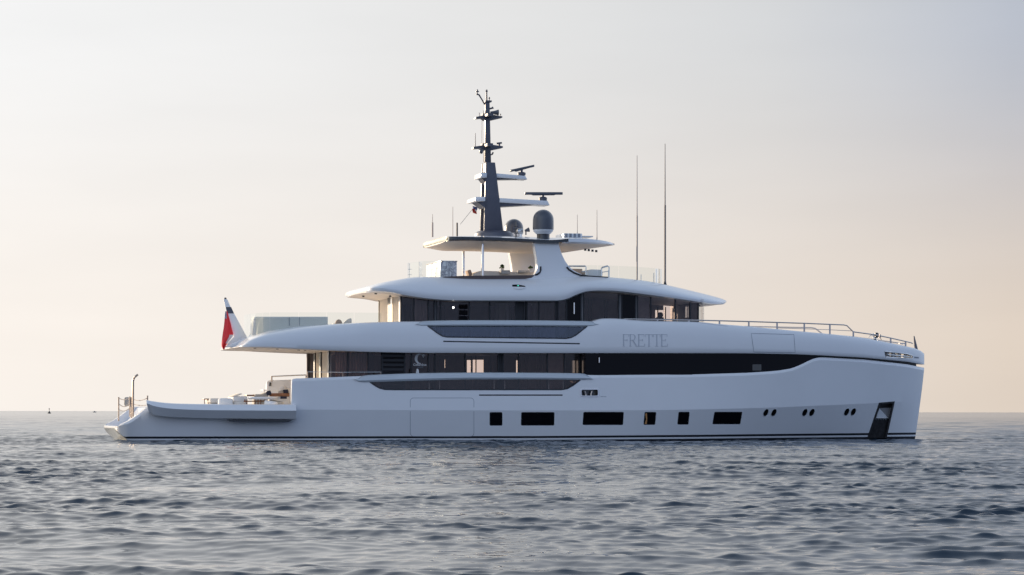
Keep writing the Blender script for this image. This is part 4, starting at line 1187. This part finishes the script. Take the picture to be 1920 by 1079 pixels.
def text_mesh(txt, x0, x1, ybase, name, mt, parent, off=.013):
    cu = bpy.data.curves.new('t', 'FONT'); cu.body = txt; cu.offset = .018
    ob = bpy.data.objects.new('t', cu); C.objects.link(ob)
    dg = bpy.context.evaluated_depsgraph_get(); dg.update()
    me = bpy.data.meshes.new_from_object(ob.evaluated_get(dg))
    bpy.data.objects.remove(ob); bpy.data.curves.remove(cu)
    xs = [v.co.x for v in me.vertices]; a, b = min(xs), max(xs)
    k = (x1-x0)/(b-a)
    for v in me.vertices:
        v.co = Sg(x0 + (v.co.x-a)*k, ybase - v.co.y*k*1.05, off)
    me.materials.append(mt)
    o_ = bpy.data.objects.new(name, me); me.name = name; C.objects.link(o_); o_.parent = parent
    return o_
text_mesh('Columbus', 775, 799.5, 686.2, 'maker_lettering', LOGOW, saloon)
text_mesh('YACHTS', 781.5, 793.5, 690.2, 'maker_lettering', SEAM, saloon)

# ------------------------------------------------------------------ flag (a thing of its own)
def flag():
    base = Q(424, 640, .14)
    root = thing('ensign_flag', 'red ensign hanging limp from the white stern fin', 'flag', base)
    m = bpy.data.materials.new('flag_cloth'); m.use_nodes = True
    P = []
    n, k = 26, 14
    lt = curve([(575,423.6),(590,421.8),(610,420),(630,417),(648,415.2),(655,418)])
    rt_ = curve([(575,424.6),(590,428),(605,432),(618,435),(628,437.4),(640,430),(648,424),(655,421)])
    for i in range(n+1):
        y = 584 + (655.5-584)*i/n
        row = []
        for j in range(k+1):
            t = j/k
            x = lt(y) + (rt_(y)-lt(y))*t
            row.append(Q(x, y, -.14 + .07*math.sin(t*9 + i*.12)*(.3+i/n)))
        P.append(row)
    def rmf(i, j):
        y = 584 + (655.5-584)*(i+.5)/n; t = (j+.5)/k
        if y < 597 and t < .5: return 1 if (i + j) % 3 else 2
        if t > .66 and y > 627 and y < 645: return 2
        return 0
    red = mat('flag_red', (.80,.05,.06), .8); blue = mat('flag_blue', (.10,.09,.24), .8); wht = mat('flag_white', (.75,.73,.70), .8)
    MB().grid(P, rowmat=rmf).build('flag_cloth', [red, blue, wht], root, org=base)
flag()
pb = Q(890, 398, 0)
root = thing('courtesy_flag', 'small red white and blue flag hoisted below the mast bracket', 'flag', pb)
P = []
for i in range(9):
    y = 386.5 + 13*i/8
    P.append([Q(886 + 9*j/5 - i*.2*(j/5) + .6*math.sin(i), y + j*.5, .06*math.sin(j*2+i)) for j in range(6)])
MB().grid(P, rowmat=lambda i, j: 1 if i < 3 else (2 if i < 5 and j > 2 else 0)).build('flag_cloth', [mat('courtesy_red', (.6,.07,.05), .8), mat('courtesy_blue', (.12,.14,.30), .8), mat('courtesy_white', (.8,.78,.75), .8)], root, org=pb)
MB().tube([Q(863,421,0), Q(888,390,0)], .012, 5).build('halyard', ROPE, root, org=pb)

# ------------------------------------------------------------------ deck furniture
def place(name, label, cat, px, py_base, v, group=None, z=None):
    p = Q(px, py_base, v)
    if z is not None: p.z = z
    r = thing(name, label, cat, p, group)
    return r, p
def pbox(mb_, x0, x1, y0, y1, v0, v1, mi=0):
    """box whose near face fills the picture rectangle at v0"""
    a, b = Q(x0, y0, v0), Q(x1, y1, v0)
    return mb_.box((a.x, v0, b.z), (b.x, v1, a.z), mi)
ZC = 1.72     # cockpit floor
def zrow(z, px, v):
    """picture row of height z at px, v"""
    p = Q(px, HOR, v)
    return Q(px, 700, v), None
def cbox(mb_, x0, x1, ytop, v0, v1, z0, mi=0, ybot=None):
    a = Q(x0, ytop, v0); b = Q(x1, ytop, v0)
    zb = Q(x0, ybot, v0).z if ybot else z0
    return mb_.box((a.x, v0, zb), (b.x, v1, a.z), mi)

def fur(name, label, cat, px, v, z, parts, group=None):
    p = Q(px, 750, v); p.z = z
    r = thing(name, label, cat, p, group)
    for nm, mb_, mt, bv in parts:
        mb_.build(nm, mt, r, org=p, bevel=bv)
    return r
B_ = lambda *a, **k: cbox(MB(), *a, **k)
# main deck, from the stern forward
legs = MB()
for x in (383.5, 391):
    for v in (-1.9, -1.4): legs.tube([Q(x,749.5,v), Vector((Q(x,749.5,v).x, v, ZC))], .025, 6)
fur('side_table', 'small bronze side table nearest the stern beside the lounger', 'table', 387, -1.6, ZC, [('table_top', B_(382.5,393,747.6,-2.0,-1.3,0,ybot=749.4), WOOD, .01), ('leg', legs, BRONZE, 0)])
fur('sun_lounger', 'cream sun lounger on the aft deck between side table and white armchair', 'lounger', 402, -2.4, ZC, [('cushion', B_(393.5,412,747.2,-2.6,-.8,ZC+.1,ybot=756), FAB, .09), ('base', B_(394.5,411,756,-2.5,-.9,ZC), FABG, .01)])
fur('armchair', 'rounded white armchair with its back to the water on the aft deck', 'armchair', 424, -3.0, ZC, [('backrest', B_(410,437,747,-3.3,-2.95,ZC+.05), FABW, .12), ('seat', B_(411,436,752,-2.95,-2.1,ZC+.05), FABW, .10), ('armrest', B_(409.6,412.6,749,-2.95,-2.1,ZC+.05), FABW, .05), ('armrest', B_(434.4,437.4,749,-2.95,-2.1,ZC+.05), FABW, .05)])
tl = MB()
for x in (459, 463, 478, 484, 489, 496): tl.tube([Q(x,749,-2.2), Vector((Q(x,749,-2.2).x, -2.2, ZC))], .03, 6)
tl.tube([Q(457,753,-2.2), Q(498,752.4,-2.2)], .035, 6)
P = []
def slab(xc, y0, y1, rx_px, v, rv, n=30):
    a, b = Q(xc, y0, v), Q(xc, y1, v); rx = rx_px/FPX*DIST
    P = []
    for z, k in ((b.z, 0), (b.z, .9), ((a.z+b.z)/2, 1), (a.z, .93), (a.z, 0)):
        P.append([(a.x + rx*k*math.cos(2*math.pi*i/n), v + rv*k*math.sin(2*math.pi*i/n), z) for i in range(n)])
    return MB().grid(P, wrap=True)
fur('dining_table', 'long oval table with a pale blue grey top and brown legs', 'table', 492, -2.2, ZC, [('table_top', slab(493, 744.6, 749.4, 28, -2.2, .7), STONE, 0), ('leg', tl, WOOD, 0)])
fur('sun_pad', 'low pale sun pad with raised backrest behind the white armchair', 'sun pad', 447, -1.2, ZC, [('mattress', B_(437,464,743.4,-1.6,.4,ZC), FABW, .08), ('backrest', MB().prism([Q(x,y,-1.6) for x,y in ((435,744),(451,738),(455,739),(443,744))],[Q(x,y,-1.6)+Vector((0,1.6,0)) for x,y in ((435,744),(451,738),(455,739),(443,744))]), FAB, .02)])
fur('tray', 'brown wooden tray lying on the pale pad behind the table', 'tray', 469, -.4, Q(470,743,-.4).z, [('tray_board', B_(462.5,477,740.4,-.6,.3,0,ybot=743), WOOD, .01)])
fur('coffee_table', 'white coffee table with a straight top below the beige wall', 'table', 507, 1.8, ZC, [('table_top', B_(493,523,731,1.5,2.5,0,ybot=733), STONE, .01), ('leg', MB().tube([Q(496,732,1.7), Vector((Q(496,732,1.7).x,1.7,ZC))], .04, 8).tube([Q(520.5,732,1.7), Vector((Q(520.5,732,1.7).x,1.7,ZC))], .04, 8), STONE, 0)])
fur('day_bed', 'greige day bed with a sloping headrest behind the table', 'day bed', 494, .2, ZC, [('mattress', B_(478,503,739.4,-.1,1.0,ZC), FABG, .08), ('headrest', MB().prism([Q(x,y,-.1) for x,y in ((489,741),(500,735.6),(504,737),(501,742))],[Q(x,y,-.1)+Vector((0,1,0)) for x,y in ((489,741),(500,735.6),(504,737),(501,742))]), FABG, .02)])
sofa = fur('sofa', 'walnut framed sofa against the bulwark with navy and white cushions', 'sofa', 525, .6, ZC, [('frame', B_(506,543,737.6,.3,.5,0,ybot=743.6), WOOD, .01), ('seat', B_(507,543,744,.32,1.6,ZC+.05), FABW, .06), ('backrest', B_(523,543,734.4,1.2,1.6,ZC+.2), FABG, .06), ('valance', B_(526,538,743.8,.24,.3,0,ybot=748), NAVY, .01)])
def cushion(px, py, v, w, h, tilt, mt, label, dz=0):
    c_ = Q(px, py, v)
    root = thing('cushion', label, 'cushion', c_, 'cushions on the aft deck sofa')
    P = []
    n = 10
    for i in range(n+1):
        row = []
        for j in range(n+1):
            a, b = i/n*2-1, j/n*2-1
            t = .11*max(0, (1-a*a)*(1-b*b))**.5
            x, z = a*w*(1-.08*b*b), b*h*(1-.08*a*a)
            row.append((x*math.cos(tilt)-z*math.sin(tilt), -t, x*math.sin(tilt)+z*math.cos(tilt)+h))
        P.append(row)
    m_ = MB().grid(P).grid([[(p[0], -p[1], p[2]) for p in r] for r in P])
    m_.build('cushion_cover', mt, root)
cushion(531, 737.2, 1.0, .22, .17, .7, FABW, 'cream white cushion tilted on its corner on the sofa')
cushion(538, 737.2, 1.05, .15, .14, -.4, FABW, 'small white cushion closest to the bulwark end of the sofa')
cushion(535.5, 739.2, .8, .16, .12, .1, NAVY, 'navy cushion in front of the white ones on the sofa')
cushion(527, 739.4, .8, .14, .10, .2, FABG, 'grey cushion left of the navy one on the sofa')
cushion(504, 741.6, -.2, .13, .12, .3, NAVY, 'navy cushion standing at the end of the day bed')
def tub(px, ytop, v, label, mt):
    a = Q(px, ytop, v); h = a.z - ZC
    p = Vector((a.x, v, ZC))
    r = thing('tub_chair', label, 'chair', p, 'tub chairs around the oval table')
    n = 24; P = []
    for rr, hf in ((.30,0),(.34,.05),(.36,.6),(.33,1),(.27,1),(.26,.5),(0,.5)):
        P.append([(p.x + rr*math.cos(2*math.pi*i/n), p.y + rr*math.sin(2*math.pi*i/n), p.z + h*hf*(1 if hf <= .6 else (1 - .25*(1+math.cos(2*math.pi*i/n + .6))/2))) for i in range(n)])
    MB().grid(P, wrap=True).build('seat_shell', mt, r, org=p)
tub(508, 751, -3.1, 'pale blue grey tub chair at the forward end of the oval table', STONE)
tub(519, 750.4, -2.2, 'greige tub chair between the table end and the bulwark', FABG)
tub(448, 752, -2.9, 'cream tub chair beside the white armchair', FAB)
fur('wall_speaker', 'small black speaker high on the beige bulwark wall', 'speaker', 507, 3.8, Q(507,724,3.86).z, [('speaker_box', B_(505.4,508.8,717.4,3.8,3.93,0,ybot=724.4), BLACK, .01)])

# bridge deck, aft
zl = lambda px, v: Q(px, up_top(px)+1.0, -(b_u(px)-.4)).z
def sofa_curved():
    p = Q(545, 612, -2.4); p.z = zl(545, -2.4) - .1
    r = thing('curved_sofa', 'long greige sofa with a rounded end behind the glass on the upper aft deck', 'sofa', p)
    path = [(-.2,472),( -1.2,476),(-2.0,484),(-2.55,494),(-2.75,508),(-2.75,545),(-2.75,580),(-2.75,614.6)]
    for nm, y0, y1, th in (('backrest',594.2,613,.35),):
        P = []
        for v, px in path:
            a = Q(px, y0, v); zb = zl(max(px,497), v) - .3
            n_ = Vector((.0, th, 0)) if px > 500 else Vector((th*.8, th*.5, 0))
            P.append([Vector((a.x, v, zb)), Vector((a.x, v, a.z-.06)), Vector((a.x, v, a.z)) + n_*.15, Vector((a.x, v, a.z)) + n_*.85, Vector((a.x, v, a.z-.06)) + n_, Vector((a.x, v, zb)) + n_])
        m_ = MB().grid(P, wrap=True)
        m_.f += [tuple(range(6)), tuple((len(P)-1)*6+i for i in range(6))[::-1]]; m_.m += [0, 0]
        m_.build(nm, SOFAM, r, org=p)
    a = Q(512, 603, -2.4); b = Q(612, 603, -2.4)
    MB().box((a.x, -2.38, zl(560,-2)-.1), (b.x, -1.5, a.z)).build('seat', FAB, r, org=p, bevel=.06)
    for x in (542.5, 561.5):
        q = Q(x, 594, -2.76)
        MB().tube([Q(x,595,-2.765), Q(x,611,-2.765)], .012, 5).build('cushion_joint', SEAM, r, org=p)
sofa_curved()
for x, lb in ((632.5,'low tan deck chair back just forward of the long curved sofa'),(645.5,'pale rounded deck chair back tilted aft near the upper deckhouse')):
    p = Q(x, 606, -1.5)
    r = thing('deck_chair', lb, 'chair', p, 'deck chairs on the upper aft deck')
    m_ = MB(); n = 18
    w = .30; hgt = .24 if x < 640 else .30
    P = []
    for k, th in ((0,-.05),(1,-.06),(1,.06),(0,.05)):
        P.append([(p.x + (.10 if x > 640 else .02) + w*.62*math.cos(math.pi*i/n) + (.22*math.sin(math.pi*i/n) if x > 640 else .05), p.y + th, p.z - .05 + (hgt*math.sin(math.pi*i/n) if k else 0)) for i in range(n+1)])
    P.append(P[0])
    m_.grid(P).build('backrest', FAB if x > 640 else FABB, r, org=p)
    MB().box((p.x-.2, p.y+.07, p.z-.2), (p.x+.4, p.y+.6, p.z-.02)).build('seat', FAB, r, org=p, bevel=.03)

# sun deck
ZF = Q(900, 523, -2.85).z
p = Vector((Q(841, 517, -2.2).x, -.4, ZF))
r = thing('bar_cabinet', 'bar cabinet of veined grey marble with pale doors on the sun deck', 'cabinet', p)
a, b = Q(826, 489, -2.2), Q(856.5, 489, -2.2)
MB().box((a.x+.03, -2.2, ZF-.1), (b.x, 1.3, a.z-.04)).build('cabinet_body', MARBLE, r, org=p, bevel=.008)
MB().box((a.x-.02, -2.23, a.z-.04), (b.x+.03, 1.33, a.z)).build('counter_top', MARBLE, r, org=p, bevel=.008)
for v0, v1 in ((-2.18,-1.02),(-.98,.15),(.19,1.28)):
    d = MB().box((a.x-.005, v0, ZF), (a.x+.03, v1, a.z-.07)).build('cabinet_door', STONE, r, org=p, bevel=.004)
    MB().box((a.x-.03, v0+.1, (a.z+ZF)/2+.12), (a.x-.005, v1-.1, (a.z+ZF)/2+.15)).build('door_pull', STEEL, d, org=(0,0,0)) if 0 else MB().box((a.x-.03, v0+.1, (a.z+ZF)/2+.12), (a.x-.005, v1-.1, (a.z+ZF)/2+.15)).build('door_pull', SEAM, r, org=p)
fur('lounge_chair', 'tan lounge chair leaning back between the two hardtop posts', 'chair', 881, 0, ZF, [('backrest', MB().prism([Q(x,y,-.3) for x,y in ((876.5,508),(882.5,505.6),(886,514),(885,518),(880,518))],[Q(x,y,-.3)+Vector((0,.6,0)) for x,y in ((876.5,508),(882.5,505.6),(886,514),(885,518),(880,518))]), FABB, .03), ('seat', B_(884,893,514.6,-.3,.3,ZF), FABB, .03)])
fur('sun_bed', 'wide cream sun bed under the hardtop reaching to the arch leg', 'sun bed', 945, .5, ZF, [('mattress', MB().prism([Q(x,y,-.8) for x,y in ((887,514.5),(902,508),(1006,511),(1006,520),(890,520))],[Q(x,y,-.8)+Vector((0,2.4,0)) for x,y in ((887,514.5),(902,508),(1006,511),(1006,520),(890,520))]), FAB, .05), ('base', B_(892,1004,518.5,-.7,1.5,ZF-.1), FABG, .01)])
for x0, x1, y0, y1, lb in ((939.5,957,506.8,513.6,'grey square pouf on the cream sun bed beside the small plant'),(973,993.5,507,511,'low grey bolster on the cream sun bed near the arch leg')):
    fur('bolster', lb, 'cushion', (x0+x1)/2, -1.2, Q(x0, y1, -1.2).z, [('bolster_cover', B_(x0,x1,y0,-1.3,-.82,0,ybot=y1), FABG, .04)])
def plant(px, py, v, label, hh):
    p = Q(px, py, v)
    r = thing('potted_plant', label, 'plant', p, 'small plants on the sun deck')
    MB().lathe(p, [(0,0),(.08,0),(.11,.12),(.09,.12),(0,.10)], 12).build('pot', STONE, r, org=p)
    rnd = random.Random(px)
    m_ = MB()
    for i in range(70):
        a, e, l = rnd.uniform(0, 6.28), rnd.uniform(.2, 1.5), rnd.uniform(.4, 1)*hh
        q = p + Vector((0,0,.1)) + l*Vector((math.cos(a)*math.cos(e)*.7, math.sin(a)*math.cos(e)*.7, math.sin(e)))
        s_ = Vector((rnd.uniform(-1,1), rnd.uniform(-1,1), rnd.uniform(-1,1)))*.05
        t_ = Vector((rnd.uniform(-1,1), rnd.uniform(-1,1), rnd.uniform(-1,1)))*.05
        m_.add([q-s_, q+t_, q+s_, q-t_], [(0,1,2,3)])
    m_.build('foliage', LEAF, r, org=p, smooth=False)
plant(941.5, 507.5, .2, 'taller small green plant beside the grey pouf', .22)
plant(994.5, 508.5, .4, 'tiny green plant against the arch leg', .2)
fur('lounge_sofa', 'tan sofa just forward of the arch leg on the sun deck', 'sofa', 1080, -1.6, Q(1080,519,-2.4).z-.1, [('backrest', B_(1066,1092.5,504,-1.9,-1.55,0,ybot=518), FABB, .05), ('seat', B_(1067,1092,511,-1.55,-.6,0,ybot=519), FABB, .05)])
fur('sun_cushion', 'thick white sun cushion between two handrails on the sun deck', 'sun pad', 1114, -1.8, Q(1114,520,-2.4).z-.1, [('cushion_block', MB().prism([Q(x,y,-2.0) for x,y in ((1098.5,510),(1107,505.4),(1129,506),(1130.5,511),(1129.5,520.5),(1098.5,519.5))],[Q(x,y,-2.0)+Vector((0,2.0,0)) for x,y in ((1098.5,510),(1107,505.4),(1129,506),(1130.5,511),(1129.5,520.5),(1098.5,519.5))]), FABW, .05)])
# helm seat seen through the wheelhouse windows
p = Q(1236, 604, 1.2)
r = thing('helm_seat', 'dark helm seat with a round headrest showing through the wheelhouse window', 'seat', p)
h = Q(1238, 591, 1.2)
MB().lathe((h.x, 1.2, h.z), [(0,-.16),(.10,-.14),(.16,-.04),(.16,.05),(.10,.14),(0,.16)], 16).build('headrest', NAVY, r, org=p)
MB().box((h.x-.24, 1.1, p.z-.3), (h.x+.2, 1.3, h.z-.12)).build('backrest', NAVY, r, org=p, bevel=.06)

# ------------------------------------------------------------------ far marks on the horizon
def far_pt(px, dist):
    k = (px-960)/FPX
    return Vector((k*dist, dist-DIST, 0))
p = far_pt(92.3, 1500)
bu = bpy.data.objects.new('channel_buoy', None); C.objects.link(bu); bu.location = p
tag(bu, 'dark channel buoy with a topmark far off on the horizon', 'buoy')
DB = mat('buoy_dark', (.05,.045,.045), .6)
MB().lathe((0,0,0), [(0,-.4),(.9,-.3),(1.0,.3),(.75,.55),(.5,.7),(.2,1.4),(0,1.4)], 18).build('float', DB, bu)
MB().tube([(0,0,1.2),(0,0,2.7)], .12, 8).build('mast', DB, bu)
MB().lathe((0,0,2.2), [(0,0),(.3,.1),(.3,.5),(.1,.9),(0,.95)], 12).build('topmark', DB, bu)
p = far_pt(177.5, 2600)
bo = bpy.data.objects.new('distant_motorboat', None); C.objects.link(bo); bo.location = p
tag(bo, 'tiny grey motorboat far off between the buoy and the yacht stern', 'boat')
DG = mat('distant_grey', (.25,.24,.23), .6)
MB().prism([Vector(q) for q in ((-1.6,-.8,-.2),(1.3,-.8,-.2),(2.0,-.1,.75),(-1.7,-.9,.6))],[Vector(q) for q in ((-1.6,.8,-.2),(1.3,.8,-.2),(2.0,.1,.75),(-1.7,.9,.6))]).build('hull', DG, bo)
MB().prism([Vector(q) for q in ((-.9,-.6,.6),(.7,-.6,.6),(.2,-.5,1.35),(-.7,-.5,1.35))],[Vector(q) for q in ((-.9,.6,.6),(.7,.6,.6),(.2,.5,1.35),(-.7,.5,1.35))]).build('cabin', DG, bo)

# ------------------------------------------------------------------ the sea
def sea():
    rng = np.random.default_rng(11)
    # rings out from below the lens: fine near by, coarser with distance
    r = [1.5]
    while r[-1] < 16000:
        x = r[-1]
        if x < 18: d = .35
        elif x < 60: d = .036 + (x-18)*.0011
        elif x < 170: d = .082 + (x-60)*.0012
        elif x < 700: d = .24 + (x-170)*.005
        else: d = 2.9 + (x-700)*.02
        r.append(x + d)
    r = np.array(r); nr_ = len(r)
    dense_ = np.linspace(-12.4, 12.4, 1080)
    coarse_l = np.concatenate([np.linspace(-180, -32, 60), np.linspace(-32, -12.4, 230)[1:-1]])
    coarse_r = np.concatenate([np.linspace(12.4, 32, 230)[1:-1], np.linspace(32, 180, 60)[:-1]])
    th = np.radians(np.concatenate([coarse_l, dense_, coarse_r])); na = len(th)
    dr = np.gradient(r)
    R, T = np.meshgrid(r, th, indexing='ij')
    X = R*np.sin(T); Y = R*np.cos(T) - DIST
    dth = np.gradient(th)
    SPX = np.maximum(dr[:, None], 0*T)                    # spacing along the view
    SPY = R*dth[None, :]
    X = X.astype(np.float32); Y = Y.astype(np.float32); SPX = SPX.astype(np.float32); SPY = SPY.astype(np.float32)
    lost = np.zeros_like(X); Z = np.zeros_like(X); DX = np.zeros_like(X); DY = np.zeros_like(X)
    # slow patches of stronger and weaker ripple
    patch = np.zeros_like(X)
    for _ in range(9):
        a = math.pi/2 + rng.normal(0, .9); lam = rng.uniform(6, 40)
        patch += np.sin(2*np.pi/lam*(X*np.cos(a) + Y*np.sin(a)) + rng.uniform(0, 6.28))
    patch = np.clip(1.0 + .17*patch, .40, 1.6)
    NW = 170
    lams = np.concatenate([np.exp(rng.uniform(np.log(.14), np.log(6.0), NW)), np.exp(rng.uniform(np.log(6.0), np.log(18.0), 14))])
    wind = math.radians(WIND)
    for lam in lams:
        a = wind + rng.normal(0, .85 if lam < .5 else (.5 if lam < 2 else .30))
        k = 2*np.pi/lam
        s = SLP * (lam/1.2)**(-.06) / math.sqrt(NW/2)
        s *= 1.5*math.exp(-(math.log(lam/.50))**2/(2*.55**2)) + (.30 if lam < .45 else (.24 if lam < 2 else (.66 if lam < 5 else .44)))
        A = s/k
        nrow = int(np.searchsorted(dr*.9*1.6, lam))            # rings fine enough to carry this wave
        lost[nrow:] += .5*s*s
        if nrow < 3: continue
        sl_ = slice(0, nrow)
        att = np.clip((lam/np.maximum(SPX[sl_]*.9, SPY[sl_]*.6) - 1.6)/1.5, 0, 1)
        lost[sl_] += .5*s*s*(1-att*att)
        amp = A*att*patch[sl_] if lam < 2.5 else A*att
        ph = k*(X[sl_]*math.cos(a) + Y[sl_]*math.sin(a)) + np.float32(rng.uniform(0, 6.28))
        Z[sl_] += amp*np.cos(ph)
        q = -1.1*amp*np.sin(ph)
        DX[sl_] += q*math.cos(a); DY[sl_] += q*math.sin(a)
    X = X.astype(np.float64) + DX; Y = Y.astype(np.float64) + DY
    rough = np.clip((2*(lost*LOSTK + .00001))**.25, .04, .5)
    co = np.stack([X, Y, Z], -1).reshape(-1, 3)
    i, j = np.meshgrid(np.arange(nr_-1), np.arange(na), indexing='ij')
    j2 = (j+1) % na
    f = np.stack([i*na+j, i*na+j2, (i+1)*na+j2, (i+1)*na+j], -1).reshape(-1, 4)[:, ::-1]
    # close the little hole under the lens
    c = len(co)
    co = np.vstack([co, [[0, -DIST, 0]]])
    tri = np.stack([np.arange(na), (np.arange(na)+1) % na, np.full(na, c)], -1)
    me = bpy.data.meshes.new('sea_water')
    me.vertices.add(len(co)); me.vertices.foreach_set('co', co.astype(np.float32).ravel())
    nl = len(f)*4 + len(tri)*3
    me.loops.add(nl)
    me.loops.foreach_set('vertex_index', np.concatenate([f.ravel(), tri.ravel()]).astype(np.int32))
    me.polygons.add(len(f) + len(tri))
    st = np.concatenate([np.arange(len(f))*4, len(f)*4 + np.arange(len(tri))*3]).astype(np.int32)
    me.polygons.foreach_set('loop_start', st)
    me.polygons.foreach_set('use_smooth', np.ones(len(st), dtype=bool))
    me.update(calc_edges=True)
    at = me.attributes.new('gust', 'FLOAT', 'POINT')
    at.data.foreach_set('value', np.concatenate([patch.ravel(), [1.]]).astype(np.float32))
    at = me.attributes.new('ripple', 'FLOAT', 'POINT')
    at.data.foreach_set('value', np.concatenate([rough.ravel(), [.1]]).astype(np.float32))
    ob = bpy.data.objects.new('sea_water', me)
    C.objects.link(ob)
    ob['kind'] = 'structure'
    ob.location.z = -.055
    m = bpy.data.materials.new('sea_water'); m.use_nodes = True
    t = m.node_tree; p = t.nodes['Principled BSDF']
    p.inputs['Base Color'].default_value = (.020, .036, .055, 1)
    p.inputs['Roughness'].default_value = .06
    p.inputs['IOR'].default_value = 1.38
    an = t.nodes.new('ShaderNodeAttribute'); an.attribute_name = 'ripple'
    t.links.new(an.outputs['Fac'], p.inputs['Roughness'])
    tc = t.nodes.new('ShaderNodeTexCoord')
    mp = t.nodes.new('ShaderNodeMapping'); mp.inputs['Scale'].default_value = (.8, 1.2, 1)
    ga = t.nodes.new('ShaderNodeAttribute'); ga.attribute_name = 'gust'
    t.links.new(tc.outputs['Object'], mp.inputs['Vector'])
    prev = None
    for sc, dist, det in ((2.2, .045, 3), (6.5, .012, 3)):
        n = t.nodes.new('ShaderNodeTexNoise'); n.inputs['Scale'].default_value = sc; n.inputs['Detail'].default_value = det; n.inputs['Roughness'].default_value = .55
        t.links.new(mp.outputs['Vector'], n.inputs['Vector'])
        b = t.nodes.new('ShaderNodeBump'); b.inputs['Strength'].default_value = 1.0; b.inputs['Distance'].default_value = dist*BUMP
        t.links.new(n.outputs['Fac'], b.inputs['Height'])
        t.links.new(ga.outputs['Fac'], b.inputs['Strength'])
        if prev: t.links.new(prev.outputs['Normal'], b.inputs['Normal'])
        prev = b
    t.links.new(prev.outputs['Normal'], p.inputs['Normal'])
    me.materials.append(m)
WIND = 75.0
SLP = .168
LOSTK = .006
BUMP = .16
sea()
